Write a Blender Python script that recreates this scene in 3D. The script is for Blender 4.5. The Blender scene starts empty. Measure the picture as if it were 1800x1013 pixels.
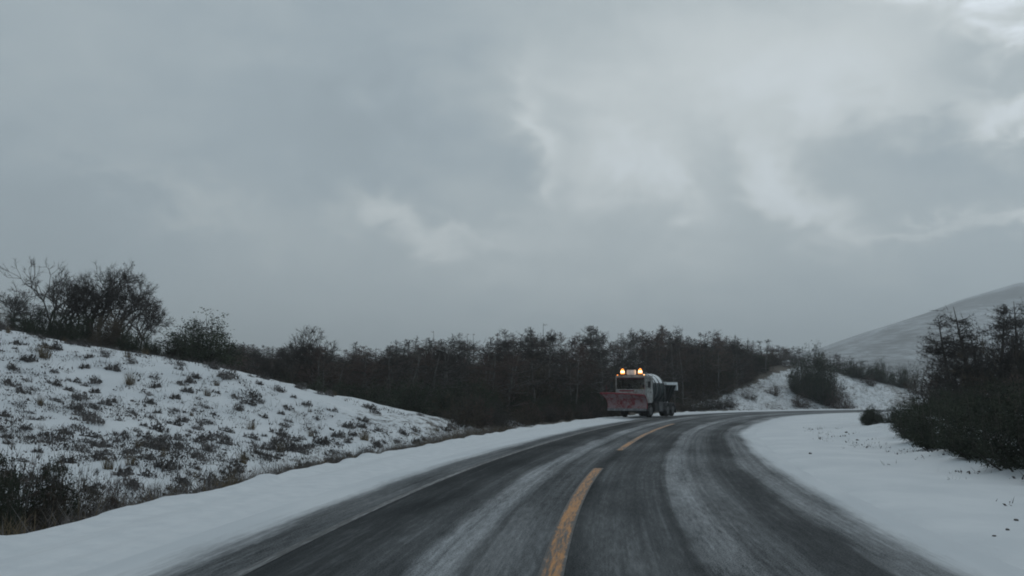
import bpy, bmesh, math, random
import numpy as np
from mathutils import Vector, Matrix

R = random.Random(11)
SC = bpy.context.scene
COL = SC.collection
rad = math.radians

# ------------------------------------------------------------------ camera
EYE = 1.75
PITCH = 7.407
cam_d = bpy.data.cameras.new('camera')
cam_d.sensor_width = 36.0
cam_d.lens = 29.0
cam_d.clip_start = 0.1
cam_d.clip_end = 12000
cam = bpy.data.objects.new('camera', cam_d)
cam.location = (0, 0, EYE)
cam.rotation_euler = (rad(90 + PITCH), 0, 0)
COL.objects.link(cam)
SC.camera = cam

# ------------------------------------------------------------------ node helper
class NT:
    def __init__(self, tree):
        self.t = tree
    def n(self, kind, **kw):
        nd = self.t.nodes.new(kind)
        for k, v in kw.items():
            setattr(nd, k, v)
        return nd
    def put(self, sock, v):
        if v is None:
            return
        if hasattr(v, 'node'):
            self.t.links.new(v, sock)
        else:
            sock.default_value = v
    def math(self, op, a, b=None, c=None, clamp=False):
        nd = self.n('ShaderNodeMath', operation=op, use_clamp=clamp)
        self.put(nd.inputs[0], a); self.put(nd.inputs[1], b)
        if c is not None: self.put(nd.inputs[2], c)
        return nd.outputs[0]
    def add(self, a, b): return self.math('ADD', a, b)
    def sub(self, a, b): return self.math('SUBTRACT', a, b)
    def mul(self, a, b): return self.math('MULTIPLY', a, b)
    def step(self, x, lo, hi):                       # smooth 0..1 between lo and hi
        nd = self.n('ShaderNodeMapRange', interpolation_type='SMOOTHSTEP')
        self.put(nd.inputs['Value'], x)
        self.put(nd.inputs['From Min'], lo); self.put(nd.inputs['From Max'], hi)
        nd.inputs['To Min'].default_value = 0.0; nd.inputs['To Max'].default_value = 1.0
        return nd.outputs[0]
    def band(self, x, a, b, s):
        return self.mul(self.step(x, a - s, a + s), self.sub(1.0, self.step(x, b - s, b + s)))
    def noise(self, vec, scale=1.0, detail=4.0, rough=0.55, dist=0.0, out='Fac'):
        nd = self.n('ShaderNodeTexNoise')
        self.put(nd.inputs['Vector'], vec)
        nd.inputs['Scale'].default_value = scale
        nd.inputs['Detail'].default_value = detail
        nd.inputs['Roughness'].default_value = rough
        nd.inputs['Distortion'].default_value = dist
        return nd.outputs[out]
    def mapping(self, vec, scale=(1, 1, 1), loc=(0, 0, 0), rot=(0, 0, 0)):
        nd = self.n('ShaderNodeMapping')
        self.put(nd.inputs['Vector'], vec)
        nd.inputs['Scale'].default_value = scale
        nd.inputs['Location'].default_value = loc
        nd.inputs['Rotation'].default_value = rot
        return nd.outputs[0]
    def mix(self, f, a, b):
        nd = self.n('ShaderNodeMix', data_type='RGBA')
        self.put(nd.inputs[0], f)
        for s, v in ((nd.inputs[6], a), (nd.inputs[7], b)):
            self.put(s, v if hasattr(v, 'node') else (v[0], v[1], v[2], 1.0))
        return nd.outputs[2]
    def xyz(self, x, y, z):
        nd = self.n('ShaderNodeCombineXYZ')
        self.put(nd.inputs[0], x); self.put(nd.inputs[1], y); self.put(nd.inputs[2], z)
        return nd.outputs[0]
    def sep(self, v):
        nd = self.n('ShaderNodeSeparateXYZ'); self.put(nd.inputs[0], v)
        return nd.outputs

# ------------------------------------------------------------------ world: overcast sky
SUN_EL, SUN_AZ = 48.0, 35.0           # azimuth clockwise from +Y (towards the bright cloud on the right)
world = bpy.data.worlds.new('World')
SC.world = world
world.use_nodes = True
wt = world.node_tree
wt.nodes.clear()
w = NT(wt)
out = w.n('ShaderNodeOutputWorld')
bg = w.n('ShaderNodeBackground'); bg.inputs['Strength'].default_value = 0.1
wt.links.new(bg.outputs[0], out.inputs[0])
sky = w.n('ShaderNodeTexSky', sky_type='NISHITA', sun_disc=False,
          sun_elevation=rad(SUN_EL), sun_rotation=rad(SUN_AZ))
direction = w.n('ShaderNodeTexCoord').outputs['Generated']
dx, dy, dz = w.sep(direction)
az = w.math('ARCTAN2', dx, dy)
el = w.math('ARCSINE', dz)
# broken stratus: soft, slightly flattened noise in direction space, warped
flat = w.xyz(dx, dy, w.mul(dz, 1.7))
warp = w.noise(w.mapping(flat, loc=(3.1, 1.7, .4)), scale=2.4, detail=3)
n_big = w.noise(w.mapping(flat, loc=(0.6, 2.2, 5.0)), scale=2.2, detail=4, rough=.5, dist=.3)
n_mid = w.noise(w.mapping(flat, loc=(7.3, .2, 1.0)), scale=6.5, detail=6, rough=.55, dist=.6)
n_fin = w.noise(w.mapping(flat, loc=(1.3, 9.2, 4.0)), scale=17, detail=5, rough=.55, dist=.5)
waz = w.add(az, w.mul(w.sub(n_mid, .5), .20))
wel = w.add(el, w.mul(w.sub(n_fin, .5), .13))
def blob(a0, e0, sa, se, slope=0.0):
    """soft patch of thinner or thicker cloud centred on azimuth a0, elevation e0 (degrees)"""
    u = w.mul(w.sub(waz, rad(a0)), 1.0 / rad(sa))
    e = w.sub(w.sub(wel, rad(e0)), w.mul(w.sub(waz, rad(a0)), slope))
    v = w.mul(e, 1.0 / rad(se))
    r2 = w.add(w.mul(u, u), w.mul(v, v))
    return w.math('POWER', 2.718, w.mul(r2, -1.0))
BR = 0.0
for (a0, e0, sa, se, sl, k) in [
        (34.5, 24.8, 7.0, 2.9, -.30, 2.8),    # thin bright gap, upper right
        (33.0, 16.4, 2.6, 1.5, 0, .60),
        (33.0, 11.0, 4.5, .9, .1, .55),
        (19.0, 15.0, 3.0, 2.2, -.8, .36),
        (20.8, 11.8, 3.0, 2.0, -.6, .30),
        (25.5, 10.4, 3.0, .6, .1, .22),
        (10.6, 15.0, 3.2, 2.6, -.6, .42),
        (2.4, 17.0, 1.5, 3.0, -1.4, .34),
        (6.0, 15.0, 3.0, 2.0, -.5, .20),
        (-8.6, 11.9, 5.0, 1.3, -.3, .34),
        (-2, 11.0, 5.0, 1.2, .0, .16),
        (-22.0, 12.8, 7.0, 1.3, -.25, .20),
        (10, 20.0, 14, 8.0, 0, .36),
        (25, 20.0, 11, 5.0, -.2, .40),
        (6, 9.0, 24, 5.0, 0, .26),
        (-10, 18.0, 7.0, 4.0, -.2, -.20),     # thicker blue-grey cloud
        (0.2, 14.9, 2.2, 2.4, -.6, -.08),
        (30.0, 20.0, 4.0, 1.5, -.2, -.16),
        (27.5, 15.4, 5.0, 2.0, .1, -.24),
        (17, 18.0, 3.0, 1.8, -.4, -.10),
        (-30, 10.0, 8.0, 5.0, 0, -.20),
        ]:
    b = w.mul(blob(a0, e0, sa, se, sl), k)
    BR = b if BR == 0.0 else w.add(BR, b)
tone = w.add(w.add(w.mul(w.sub(n_big, .5), .45), w.mul(w.sub(n_mid, .5), .36)), w.mul(w.sub(n_fin, .5), .16))
tone = w.mul(tone, w.step(el, rad(3.5), rad(15)))
tone = w.add(tone, BR)
tone = w.add(tone, w.mul(w.step(el, rad(30), rad(70)), -.12))
t01 = w.step(tone, -.75, 1.35)
ramp = w.n('ShaderNodeValToRGB')
cr = ramp.color_ramp
cr.elements[0].position = 0.0; cr.elements[0].color = (.195, .240, .268, 1)
cr.elements[1].position = 1.0; cr.elements[1].color = (.70, .76, .81, 1)
for pos, c in ((.28, (.285, .340, .372, 1)), (.45, (.368, .418, .436, 1)), (.65, (.500, .545, .555, 1))):
    e = cr.elements.new(pos); e.color = c
wt.links.new(t01, ramp.inputs[0])
CLOUD = 12.6
cl = w.n('ShaderNodeMix', data_type='RGBA', blend_type='MULTIPLY')
cl.inputs[0].default_value = 1.0
wt.links.new(ramp.outputs[0], cl.inputs[6]); cl.inputs[7].default_value = (CLOUD, CLOUD, CLOUD, 1)
wt.links.new(w.mix(.96, sky.outputs[0], cl.outputs[2]), bg.inputs['Color'])

sun_d = bpy.data.lights.new('sun', 'SUN')
sun_d.energy = 0.5
sun_d.angle = rad(40)
sun_d.color = (1.0, .97, .93)
sun = bpy.data.objects.new('sun', sun_d)
sun.rotation_euler = (rad(90 - SUN_EL), 0, rad(180 - SUN_AZ))
sun.location = (30, 60, 80)
COL.objects.link(sun)

SC.view_settings.view_transform = 'Standard'
SC.view_settings.look = 'None'
SC.view_settings.gamma = 1.0
SC.view_settings.use_curve_mapping = False
SC.view_settings.exposure = 0.0
SC.render.engine = 'CYCLES'
SC.cycles.volume_bounces = 4
SC.cycles.max_bounces = 8
SC.cycles.transparent_max_bounces = 8
SC.cycles.use_denoising = True
SC.cycles.filter_width = 1.9

# ------------------------------------------------------------------ object helpers
def tag(o, label=None, cat=None, group=None, kind=None):
    if label: o['label'] = label
    if cat: o['category'] = cat
    if group: o['group'] = group
    if kind: o['kind'] = kind
    return o

def link(name, me, parent=None, loc=None):
    o = bpy.data.objects.new(name, me)
    COL.objects.link(o)
    if parent is not None: o.parent = parent
    if loc is not None: o.location = loc
    return o

def empty(name, loc=(0, 0, 0), rz=0.0):
    o = bpy.data.objects.new(name, None)
    o.empty_display_size = .3
    o.location = loc; o.rotation_euler = (0, 0, rz)
    COL.objects.link(o)
    return o

class MB:
    """collects vertices and faces of one mesh"""
    def __init__(self):
        self.v = []; self.f = []
    def face_mesh(self, verts, faces):
        b = len(self.v)
        self.v.extend(verts)
        self.f.extend([tuple(i + b for i in f) for f in faces])
    def tube(self, pts, rads, sides=4, cap=False):
        b = len(self.v); n = len(pts)
        for i, p in enumerate(pts):
            d = (pts[min(i + 1, n - 1)] - pts[max(i - 1, 0)])
            if d.length < 1e-7: d = Vector((0, 0, 1))
            d.normalize()
            a = d.orthogonal().normalized(); c = d.cross(a)
            for k in range(sides):
                t = 2 * math.pi * k / sides
                self.v.append(tuple(p + (a * math.cos(t) + c * math.sin(t)) * rads[i]))
        for i in range(n - 1):
            for k in range(sides):
                k2 = (k + 1) % sides
                self.f.append((b + i * sides + k, b + i * sides + k2, b + (i + 1) * sides + k2, b + (i + 1) * sides + k))
        if cap:
            self.f.append(tuple(b + k for k in reversed(range(sides))))
            self.f.append(tuple(b + (n - 1) * sides + k for k in range(sides)))
    def box(self, x0, x1, y0, y1, z0, z1):
        self.face_mesh([(x0, y0, z0), (x1, y0, z0), (x1, y1, z0), (x0, y1, z0), (x0, y0, z1), (x1, y0, z1), (x1, y1, z1), (x0, y1, z1)],
                       [(0, 3, 2, 1), (4, 5, 6, 7), (0, 1, 5, 4), (1, 2, 6, 5), (2, 3, 7, 6), (3, 0, 4, 7)])
    def mesh(self, name, mat, smooth=False):
        me = bpy.data.meshes.new(name)
        me.from_pydata(self.v, [], self.f)
        me.materials.append(mat)
        if smooth: me.shade_smooth()
        me.update()
        return me

def grid_mesh(name, P, mat, smooth=True):
    """P: (n, m, 3) array -> quad sheet, facing up when rows go right and columns go forward"""
    n, m, _ = P.shape
    me = bpy.data.meshes.new(name)
    idx = np.arange(n * m).reshape(n, m)
    q = np.stack([idx[:-1, :-1], idx[:-1, 1:], idx[1:, 1:], idx[1:, :-1]], -1).reshape(-1, 4)
    me.vertices.add(n * m); me.vertices.foreach_set('co', P.reshape(-1).astype(np.float32))
    nf = len(q)
    me.loops.add(nf * 4); me.polygons.add(nf)
    me.loops.foreach_set('vertex_index', q.reshape(-1).astype(np.int32))
    me.polygons.foreach_set('loop_start', (np.arange(nf) * 4).astype(np.int32))
    me.polygons.foreach_set('loop_total', np.full(nf, 4, np.int32))
    me.update(calc_edges=True); me.validate()
    me.materials.append(mat)
    if smooth: me.shade_smooth()
    return me

def vattr(me, name, arr):
    a = me.attributes.new(name, 'FLOAT', 'POINT')
    a.data.foreach_set('value', arr.reshape(-1).astype(np.float32))

# ------------------------------------------------------------------ value noise for terrain
_rs = np.random.RandomState(5)
_tab = _rs.rand(256, 256)
def vnoise(x, y):
    xi = np.floor(x).astype(int); yi = np.floor(y).astype(int)
    fx = x - xi; fy = y - yi
    fx = fx * fx * (3 - 2 * fx); fy = fy * fy * (3 - 2 * fy)
    g = lambda a, b: _tab[a & 255, b & 255]
    return (g(xi, yi) * (1 - fx) * (1 - fy) + g(xi + 1, yi) * fx * (1 - fy) + g(xi, yi + 1) * (1 - fx) * fy + g(xi + 1, yi + 1) * fx * fy) - .5
def fbm(x, y, o=4):
    s = 0; a = 1.0
    for k in range(o):
        s = s + a * vnoise(x * 2 ** k + 17.3 * k, y * 2 ** k + 9.1 * k); a *= .5
    return s
def sstep(x, lo, hi):
    t = np.clip((x - lo) / (hi - lo), 0, 1)
    return t * t * (3 - 2 * t)

# ------------------------------------------------------------------ the road's centre line (world metres)
ctrl = np.array([(-3.0, -60), (-2.2, -40), (-1.5, -20), (-.75, -6), (-.1, 3), (.32, 8.3), (.8, 12.5), (1.95, 19.8), (3.5, 27), (6.3, 38.7),
                 (10.8, 54), (15.8, 67), (22.2, 78.5), (31, 88.5), (43, 96.5), (58, 102.5), (80, 107.5), (110, 110), (150, 110)], float)
def catmull(P, m=40):
    P = np.vstack([2 * P[0] - P[1], P, 2 * P[-1] - P[-2]])
    o = []
    for i in range(1, len(P) - 2):
        p0, p1, p2, p3 = P[i - 1:i + 3]
        for t in np.linspace(0, 1, m, endpoint=False):
            o.append(.5 * (2 * p1 + (p2 - p0) * t + (2 * p0 - 5 * p1 + 4 * p2 - p3) * t * t + (3 * p1 - p0 - 3 * p2 + p3) * t ** 3))
    return np.array(o + [P[-2]])
cl_raw = catmull(ctrl)
seg = np.r_[0, np.cumsum(np.hypot(*np.diff(cl_raw, axis=0).T))]
STEP = .25
S = np.arange(0, seg[-1], STEP)
C = np.stack([np.interp(S, seg, cl_raw[:, 0]), np.interp(S, seg, cl_raw[:, 1])], 1)
k_ = np.ones(41) / 41
for _ in range(2):
    for a in (0, 1):
        C[20:-20, a] = np.convolve(C[:, a], k_, 'same')[20:-20]
T = np.gradient(C, axis=0); T /= np.hypot(T[:, 0], T[:, 1])[:, None]
NR = np.stack([T[:, 1], -T[:, 0]], 1)                 # right-hand normal
S = S - S[np.argmin(np.hypot(C[:, 0], C[:, 1]))]      # s = 0 beside the camera
def widen(s): return 1 + .27 * sstep(s, 38, 66)        # the lane is wider through the bend
def road_xy(s, d):
    s = np.asarray(s, float); d = np.asarray(d, float)
    x = np.interp(s, S, C[:, 0]); y = np.interp(s, S, C[:, 1])
    nx = np.interp(s, S, NR[:, 0]); ny = np.interp(s, S, NR[:, 1])
    dd = np.where(d > 0, d * widen(s), d)
    return x + nx * dd, y + ny * dd
_cs = C[::4]; _ns = NR[::4]; _ss = S[::4]
def road_sd(x, y):
    x = np.asarray(x, float); y = np.asarray(y, float)
    shp = x.shape; xf = x.ravel(); yf = y.ravel()
    s = np.empty(xf.size); d = np.empty(xf.size)
    for a in range(0, xf.size, 40000):
        X = xf[a:a + 40000, None]; Y = yf[a:a + 40000, None]
        D2 = (X - _cs[None, :, 0]) ** 2 + (Y - _cs[None, :, 1]) ** 2
        i = np.argmin(D2, 1)
        ddx = xf[a:a + 40000] - _cs[i, 0]; ddy = yf[a:a + 40000] - _cs[i, 1]
        dd = ddx * _ns[i, 0] + ddy * _ns[i, 1]
        far = np.sqrt(D2[np.arange(len(i)), i])
        dd = np.sign(dd + 1e-9) * np.maximum(np.abs(dd), np.where(far > 8, far, 0))
        s[a:a + 40000] = _ss[i] + ddx * -_ns[i, 1] + ddy * _ns[i, 0]
        d[a:a + 40000] = np.where(dd > 0, dd / widen(_ss[i]), dd)
    return s.reshape(shp), d.reshape(shp)

# ------------------------------------------------------------------ terrain: thin-plate surface through surveyed heights
HP = np.array([
    # left bank: foot, slope, crest, shelf behind the crest
    (-7.6, 11, .0), (-7.2, 16, .0), (-6.2, 22, .0), (-4.6, 28, .0), (-1.4, 36.6, .15),
    (-13, 16, .85), (-12, 22, 1.0), (-9.5, 28, .8), (-6.5, 32, .6), (-19, 22, 2.45), (-16, 27, 2.4),
    (-20, 32, 4.1), (-16.8, 32.5, 3.55), (-13.9, 33, 3.0), (-11, 34, 2.55), (-9.1, 34.5, 2.02), (-7.2, 35, 1.48), (-4.9, 35.5, .85), (-2.6, 36.3, .62),
    (-26, 32, 4.7), (-30, 25, 4.2), (-36, 34, 5.6), (-22, 12, 1.9), (-30, 8, 2.4), (-45, 10, 4), (-50, 35, 6.2),
    (-22, 40, 4.05), (-16, 41, 2.9), (-11, 42, 1.6), (-6, 43, .9), (-36, 46, 5.4), (-25, 52, 3.6),
    # wooded hill behind the bank and the plough
    (-22, 60, 2.6), (-10, 56, .7), (0, 56, .2), (5, 70, .3), (-35, 80, 4.6), (-18, 80, 2.9), (-4, 80, 1.7), (8, 85, 1.1), (-50, 110, 6.5),
    (-28, 112, 5.2), (-8, 112, 4.6), (8, 112, 4.0), (18, 105, 2.2), (22, 118, 4.4), (0, 140, 6.2), (-40, 150, 8), (30, 145, 6.4), (-80, 80, 8), (-90, 140, 10),
    # snowy slope beyond the bend
    (24, 92, .15), (33, 101, .2), (45, 108, .1), (60, 113, .2), (28, 103, 2.0), (36, 112, 3.8), (39, 119, 5.5), (46, 112, 1.8), (49, 122, 4.8), (60, 127, 3.3),
    (47, 140, 5.5), (62, 140, 4.4), (80, 130, 3.5), (80, 118, .8), (110, 125, 2.5), (90, 160, 5), (60, 190, 6), (0, 190, 8), (140, 160, 4),
    # right-hand side, inside the bend
    (10.5, 17, .05), (10.6, 20, .05), (13.2, 28, .08), (20.8, 47, .1), (31, 70, .1), (14, 19, .55), (16, 27, .7), (23, 42, .8), (29, 56, .6), (38, 75, .4),
    (22, 22, 1.5), (28, 36, 1.7), (40, 55, 1.9), (52, 78, 1.5), (45, 30, 3), (70, 60, 4), (80, 85, 3), (90, 30, 6), (14, 5, .4), (30, 5, 2), (60, -10, 5), (120, 80, 4),
    (-15, -30, 1), (-60, -30, 4), (20, -40, 1), (70, -50, 4), (-10, -60, .8), (0, 210, 8), (120, 210, 6), (-90, 210, 10), (-100, 20, 9)], float)
def _tps_kernel(r2): return .5 * r2 * np.log(r2 + 1e-9)
_n = len(HP); _sc = 30.0
_q = HP[:, :2] / _sc
_K = _tps_kernel(((_q[:, None] - _q[None]) ** 2).sum(-1)) + np.eye(_n) * .0006
_A = np.zeros((_n + 3, _n + 3)); _A[:_n, :_n] = _K
_A[:_n, _n] = 1; _A[:_n, _n + 1:] = _q; _A[_n, :_n] = 1; _A[_n + 1:, :_n] = _q.T
_w = np.linalg.solve(_A, np.r_[HP[:, 2], 0, 0, 0])
def tps(x, y):
    x = np.clip(x, -100, 140); y = np.clip(y, -60, 210)
    shp = x.shape; P = np.stack([x.ravel(), y.ravel()], 1) / _sc
    o = np.empty(len(P))
    for a in range(0, len(P), 30000):
        p = P[a:a + 30000]
        o[a:a + 30000] = _tps_kernel(((p[:, None] - _q[None]) ** 2).sum(-1)) @ _w[:_n] + _w[_n] + p @ _w[_n + 1:]
    return o.reshape(shp)
def ground_z(x, y, detail=True):
    x = np.asarray(x, float); y = np.asarray(y, float)
    s, d = road_sd(x, y)
    h = np.clip(tps(x, y), -1.5, 14)
    if detail:
        h = h + .22 * fbm(x * .28, y * .28) + .09 * fbm(x * 1.1 + 5, y * 1.1, 3)
    tl = -d - 7.0; tr = d - 4.7
    zl = h * sstep(tl, .1, 2.2) - .30 * np.exp(-((tl - .9) / .7) ** 2) * (1 - .8 * sstep(s, 26, 34))
    zr = h * sstep(tr, 1.6, 5.5) + .05 * sstep(tr, 0, .8) + ((.03 + .12 * sstep(tr, 2.4, 4.5)) * fbm(x * 1.1, y * 1.1, 3) * sstep(tr, .3, 3) if detail else 0)
    z = np.where(d < 0, zl, zr)
    inside = (tl < 0) & (tr < 0)
    return np.where(inside, -.10, z)
def gz(x, y): return float(ground_z(np.array([x]), np.array([y]))[0])

# ------------------------------------------------------------------ materials
def material(name):
    m = bpy.data.materials.new(name); m.use_nodes = True
    nt = NT(m.node_tree)
    b = m.node_tree.nodes['Principled BSDF']
    return m, nt, b
def bump(nt, b, height, strength=.3, dist=.02):
    bp = nt.n('ShaderNodeBump'); bp.inputs['Strength'].default_value = strength; bp.inputs['Distance'].default_value = dist
    nt.put(bp.inputs['Height'], height); nt.t.links.new(bp.outputs[0], b.inputs['Normal'])
def obj_coord(nt): return nt.n('ShaderNodeTexCoord').outputs['Object']
def plain(name, c1, c2, scale=6, rough=.8, spec=.3, metal=0.0, rnd=0.0):
    """two tones mixed by noise, optionally varied per object"""
    m, nt, b = material(name)
    f = nt.step(nt.noise(obj_coord(nt), scale, 4, .6), .32, .68)
    col = nt.mix(f, c1, c2)
    if rnd:
        oi = nt.n('ShaderNodeObjectInfo').outputs['Random']
        hs = nt.n('ShaderNodeHueSaturation')
        nt.put(hs.inputs['Value'], nt.add(nt.mul(oi, 2 * rnd), 1 - rnd)); nt.put(hs.inputs['Color'], col)
        col = hs.outputs[0]
    nt.put(b.inputs['Base Color'], col)
    b.inputs['Roughness'].default_value = rough
    b.inputs['Specular IOR Level'].default_value = spec
    b.inputs['Metallic'].default_value = metal
    return m
SNOW_A, SNOW_B = (.57, .605, .635), (.65, .68, .705)

def ground_material():
    m, nt, b = material('snowy_ground')
    oc = obj_coord(nt)
    sn = nt.n('ShaderNodeAttribute', attribute_name='snow').outputs['Fac']
    n1 = nt.noise(oc, 2.3, 6, .65, .4)
    n2 = nt.noise(oc, 9.0, 4, .6)
    v = nt.add(nt.add(nt.mul(nt.sub(n1, .5), 1.5), nt.mul(nt.sub(n2, .5), .7)), nt.sub(nt.mul(sn, 2.0), 1.0))
    mask = nt.step(v, -.16, .16)
    soil = nt.mix(nt.step(nt.noise(oc, 3.7, 5, .6), .35, .65), (.045, .040, .034), (.105, .088, .066))
    soil = nt.mix(nt.mul(nt.step(n2, .45, .7), .35), soil, (.30, .32, .33))
    snow = nt.mix(nt.step(nt.noise(oc, .55, 4, .6), .3, .7), SNOW_A, SNOW_B)
    nt.put(b.inputs['Base Color'], nt.mix(mask, soil, snow))
    b.inputs['Roughness'].default_value = .85
    b.inputs['Specular IOR Level'].default_value = .2
    bump(nt, b, nt.add(n1, nt.mul(n2, .5)), .35, .05)
    return m

def road_material():
    m, nt, b = material('snow_streaked_asphalt')
    uv = nt.n('ShaderNodeUVMap', uv_map='road').outputs[0]
    u, v, _ = nt.sep(uv)
    streak = nt.noise(nt.xyz(nt.mul(u, 8.0), nt.mul(v, .08), 0), 1.0, 6, .62, .3)
    patch = nt.noise(nt.xyz(nt.mul(u, .9), nt.mul(v, .16), 4), 1.0, 5, .6)
    grain = nt.noise(nt.xyz(nt.mul(u, 18), nt.mul(v, 2.2), 7), 1.0, 5, .7)
    fine = nt.noise(nt.xyz(nt.mul(u, 60), nt.mul(v, 30), 3), 1.0, 3, .6)
    uw = nt.add(u, nt.add(nt.mul(nt.sub(patch, .5), .35), nt.mul(nt.sub(nt.noise(nt.xyz(0, nt.mul(v, .35), 2), 1.0, 3), .5), .22)))
    def B(a, c, s, k): return nt.mul(nt.band(uw, a, c, s), k)
    parts = [B(-1.46, -.90, .12, .33), B(1.56, 2.05, .12, .29), B(-.80, -.12, .2, .15), B(.2, 1.5, .2, .07),
             B(2.0, 2.65, .25, .16), B(3.40, 4.1, .12, .22), B(-3.9, -3.02, .15, .14), B(-2.0, -1.5, .25, .08), B(2.6, 3.4, .2, .05)]
    a = parts[0]
    for p in parts[1:]: a = nt.add(a, p)
    a = nt.add(a, .018)
    far = nt.mul(nt.step(v, 35, 80), .07)
    a = nt.add(a, far)
    wob = nt.add(nt.add(nt.mul(nt.sub(streak, .5), .60), nt.mul(nt.sub(grain, .5), .50)), nt.add(nt.mul(nt.sub(patch, .5), .45), nt.mul(nt.sub(fine, .5), .25)))
    edge = nt.math('MAXIMUM', nt.sub(1.0, nt.step(nt.add(uw, nt.mul(wob, .75)), -4.25, -3.55)), nt.step(nt.add(uw, nt.mul(wob, .6)), 3.76, 4.40))
    tex = nt.math('MAXIMUM', nt.add(1.0, nt.add(nt.mul(nt.sub(streak, .5), 1.7), nt.add(nt.add(nt.mul(nt.sub(grain, .5), 2.0), nt.mul(nt.sub(patch, .5), 2.4)), nt.mul(nt.sub(fine, .5), 2.6)))), 0.0)
    a = nt.add(nt.mul(a, tex), nt.mul(nt.step(nt.add(nt.add(nt.mul(streak, .4), nt.mul(grain, .3)), nt.mul(patch, .3)), .50, .70), .12))
    a = nt.math('MAXIMUM', nt.math('MAXIMUM', a, 0.0), edge)
    a = nt.math('MINIMUM', a, 1.0)
    asp = nt.mix(nt.step(nt.add(nt.mul(patch, .5), nt.mul(fine, .6)), .40, .68), (.016, .019, .021), (.042, .046, .048))
    snow = nt.mix(nt.step(nt.noise(nt.xyz(nt.mul(u, 1.2), nt.mul(v, .25), 9), 1, 4), .3, .7), SNOW_A, SNOW_B)
    nt.put(b.inputs['Base Color'], nt.mix(nt.mul(a, .97), asp, snow))
    b.inputs['Roughness'].default_value = .92
    b.inputs['Specular IOR Level'].default_value = .04
    bump(nt, b, nt.add(grain, fine), .25, .006)
    return m

def snow_material(name='packed_snow'):
    m, nt, b = material(name)
    uv = nt.n('ShaderNodeUVMap', uv_map='road').outputs[0]
    u, v, _ = nt.sep(uv)
    oc = obj_coord(nt)
    line = nt.noise(nt.xyz(nt.mul(u, 3.2), nt.mul(v, .06), 0), 1.0, 4, .6, .2)
    n2 = nt.noise(oc, 3.0, 5, .6)
    dirt = nt.mul(nt.step(nt.add(nt.mul(line, .7), nt.mul(n2, .3)), .50, .66), .30)
    snow = nt.mix(nt.step(n2, .3, .7), SNOW_A, SNOW_B)
    # weeds and soil show through at the outer lip
    lip = nt.step(nt.add(nt.mul(u, -1.0), nt.mul(nt.sub(nt.noise(oc, 4.5, 4, .65), .5), .75)), 6.72, 6.86)
    col = nt.mix(dirt, snow, (.44, .46, .48))
    nt.put(b.inputs['Base Color'], nt.mix(lip, col, (.085, .072, .055)))
    b.inputs['Roughness'].default_value = .85
    b.inputs['Specular IOR Level'].default_value = .2
    bump(nt, b, nt.add(n2, line), .3, .04)
    return m

def mountain_material():
    m, nt, b = material('wooded_snow_mountain')
    oc = obj_coord(nt)
    n1 = nt.noise(nt.mapping(oc, (.005, .004, .005)), 1.0, 4, .6, .3)
    n2 = nt.noise(nt.mapping(oc, (.075, .018, .05)), 1.0, 5, .7)
    f = nt.step(nt.add(nt.mul(n1, .55), nt.mul(n2, .50)), .43, .66)
    nt.put(b.inputs['Base Color'], nt.mix(f, (.035, .04, .045), (.42, .45, .48)))
    b.inputs['Roughness'].default_value = .9
    return m

M_ground = ground_material(); M_road = road_material(); M_shoulder = snow_material(); M_mount = mountain_material()
def bark(name, c1, c2):
    """bark with a dusting of snow on upward faces"""
    m, nt, b = material(name)
    oc = obj_coord(nt)
    col = nt.mix(nt.step(nt.noise(nt.mapping(oc, (9, 9, 2.5)), 1.0, 4, .6), .35, .65), c1, c2)
    nz = nt.sep(nt.n('ShaderNodeNewGeometry').outputs['Normal'])[2]
    f = nt.mul(nt.step(nt.add(nz, nt.mul(nt.sub(nt.noise(oc, 7, 3), .5), .8)), .75, 1.0), .16)
    nt.put(b.inputs['Base Color'], nt.mix(f, col, (.6, .63, .66)))
    b.inputs['Roughness'].default_value = .9; b.inputs['Specular IOR Level'].default_value = .15
    return m
M_bark = bark('grey_brown_bark', (.050, .045, .040), (.095, .086, .076))
M_bark_pale = bark('pale_grey_bark', (.085, .082, .078), (.17, .165, .155))
M_twig = plain('dark_twigs', (.046, .042, .039), (.082, .074, .068), 2.5, .9, .1, rnd=.22)
M_twig_red = plain('reddish_twigs', (.080, .058, .052), (.140, .105, .092), 2.0, .9, .1, rnd=.2)
M_leaf = plain('dark_evergreen_leaves', (.028, .036, .026), (.060, .068, .046), 2.2, .8, .15, rnd=.22)
M_leaf_br = plain('brown_winter_leaves', (.055, .044, .036), (.095, .080, .060), 2.2, .9, .1, rnd=.22)
M_tuft = plain('frosted_dark_scrub', (.072, .065, .062), (.185, .172, .165), 9, .9, .1, rnd=.3)
M_straw = plain('dry_tan_grass', (.085, .066, .042), (.19, .15, .10), 9, .9, .1, rnd=.25)
M_stone = plain('dark_stone', (.055, .05, .048), (.12, .11, .10), 20, .8, .2)

# ------------------------------------------------------------------ ground sheet
def spaced(lo, hi, fine, far_lo, far_hi, g=1.09):
    mid = np.arange(lo, hi + fine / 2, fine)
    def tail(start, end):
        o = []; st = fine; p = start; sg = 1 if end > start else -1
        while (end - p) * sg > 0:
            st *= g; p += sg * st; o.append(p)
        return o
    return np.array(tail(lo, far_lo)[::-1] + list(mid) + tail(hi, far_hi))
gx = spaced(-34, 52, .28, -5000, 5000)
gy = spaced(4, 66, .28, -3500, 5500, 1.035)
GX, GY = np.meshgrid(gx, gy)
GZ = ground_z(GX, GY)
far_r = np.hypot(GX - 20, GY - 60)
GZ = GZ + sstep(far_r, 200, 700) * (-3 + 14 * fbm(GX * .004, GY * .004, 3))
s_, d_ = road_sd(GX, GY)
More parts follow.
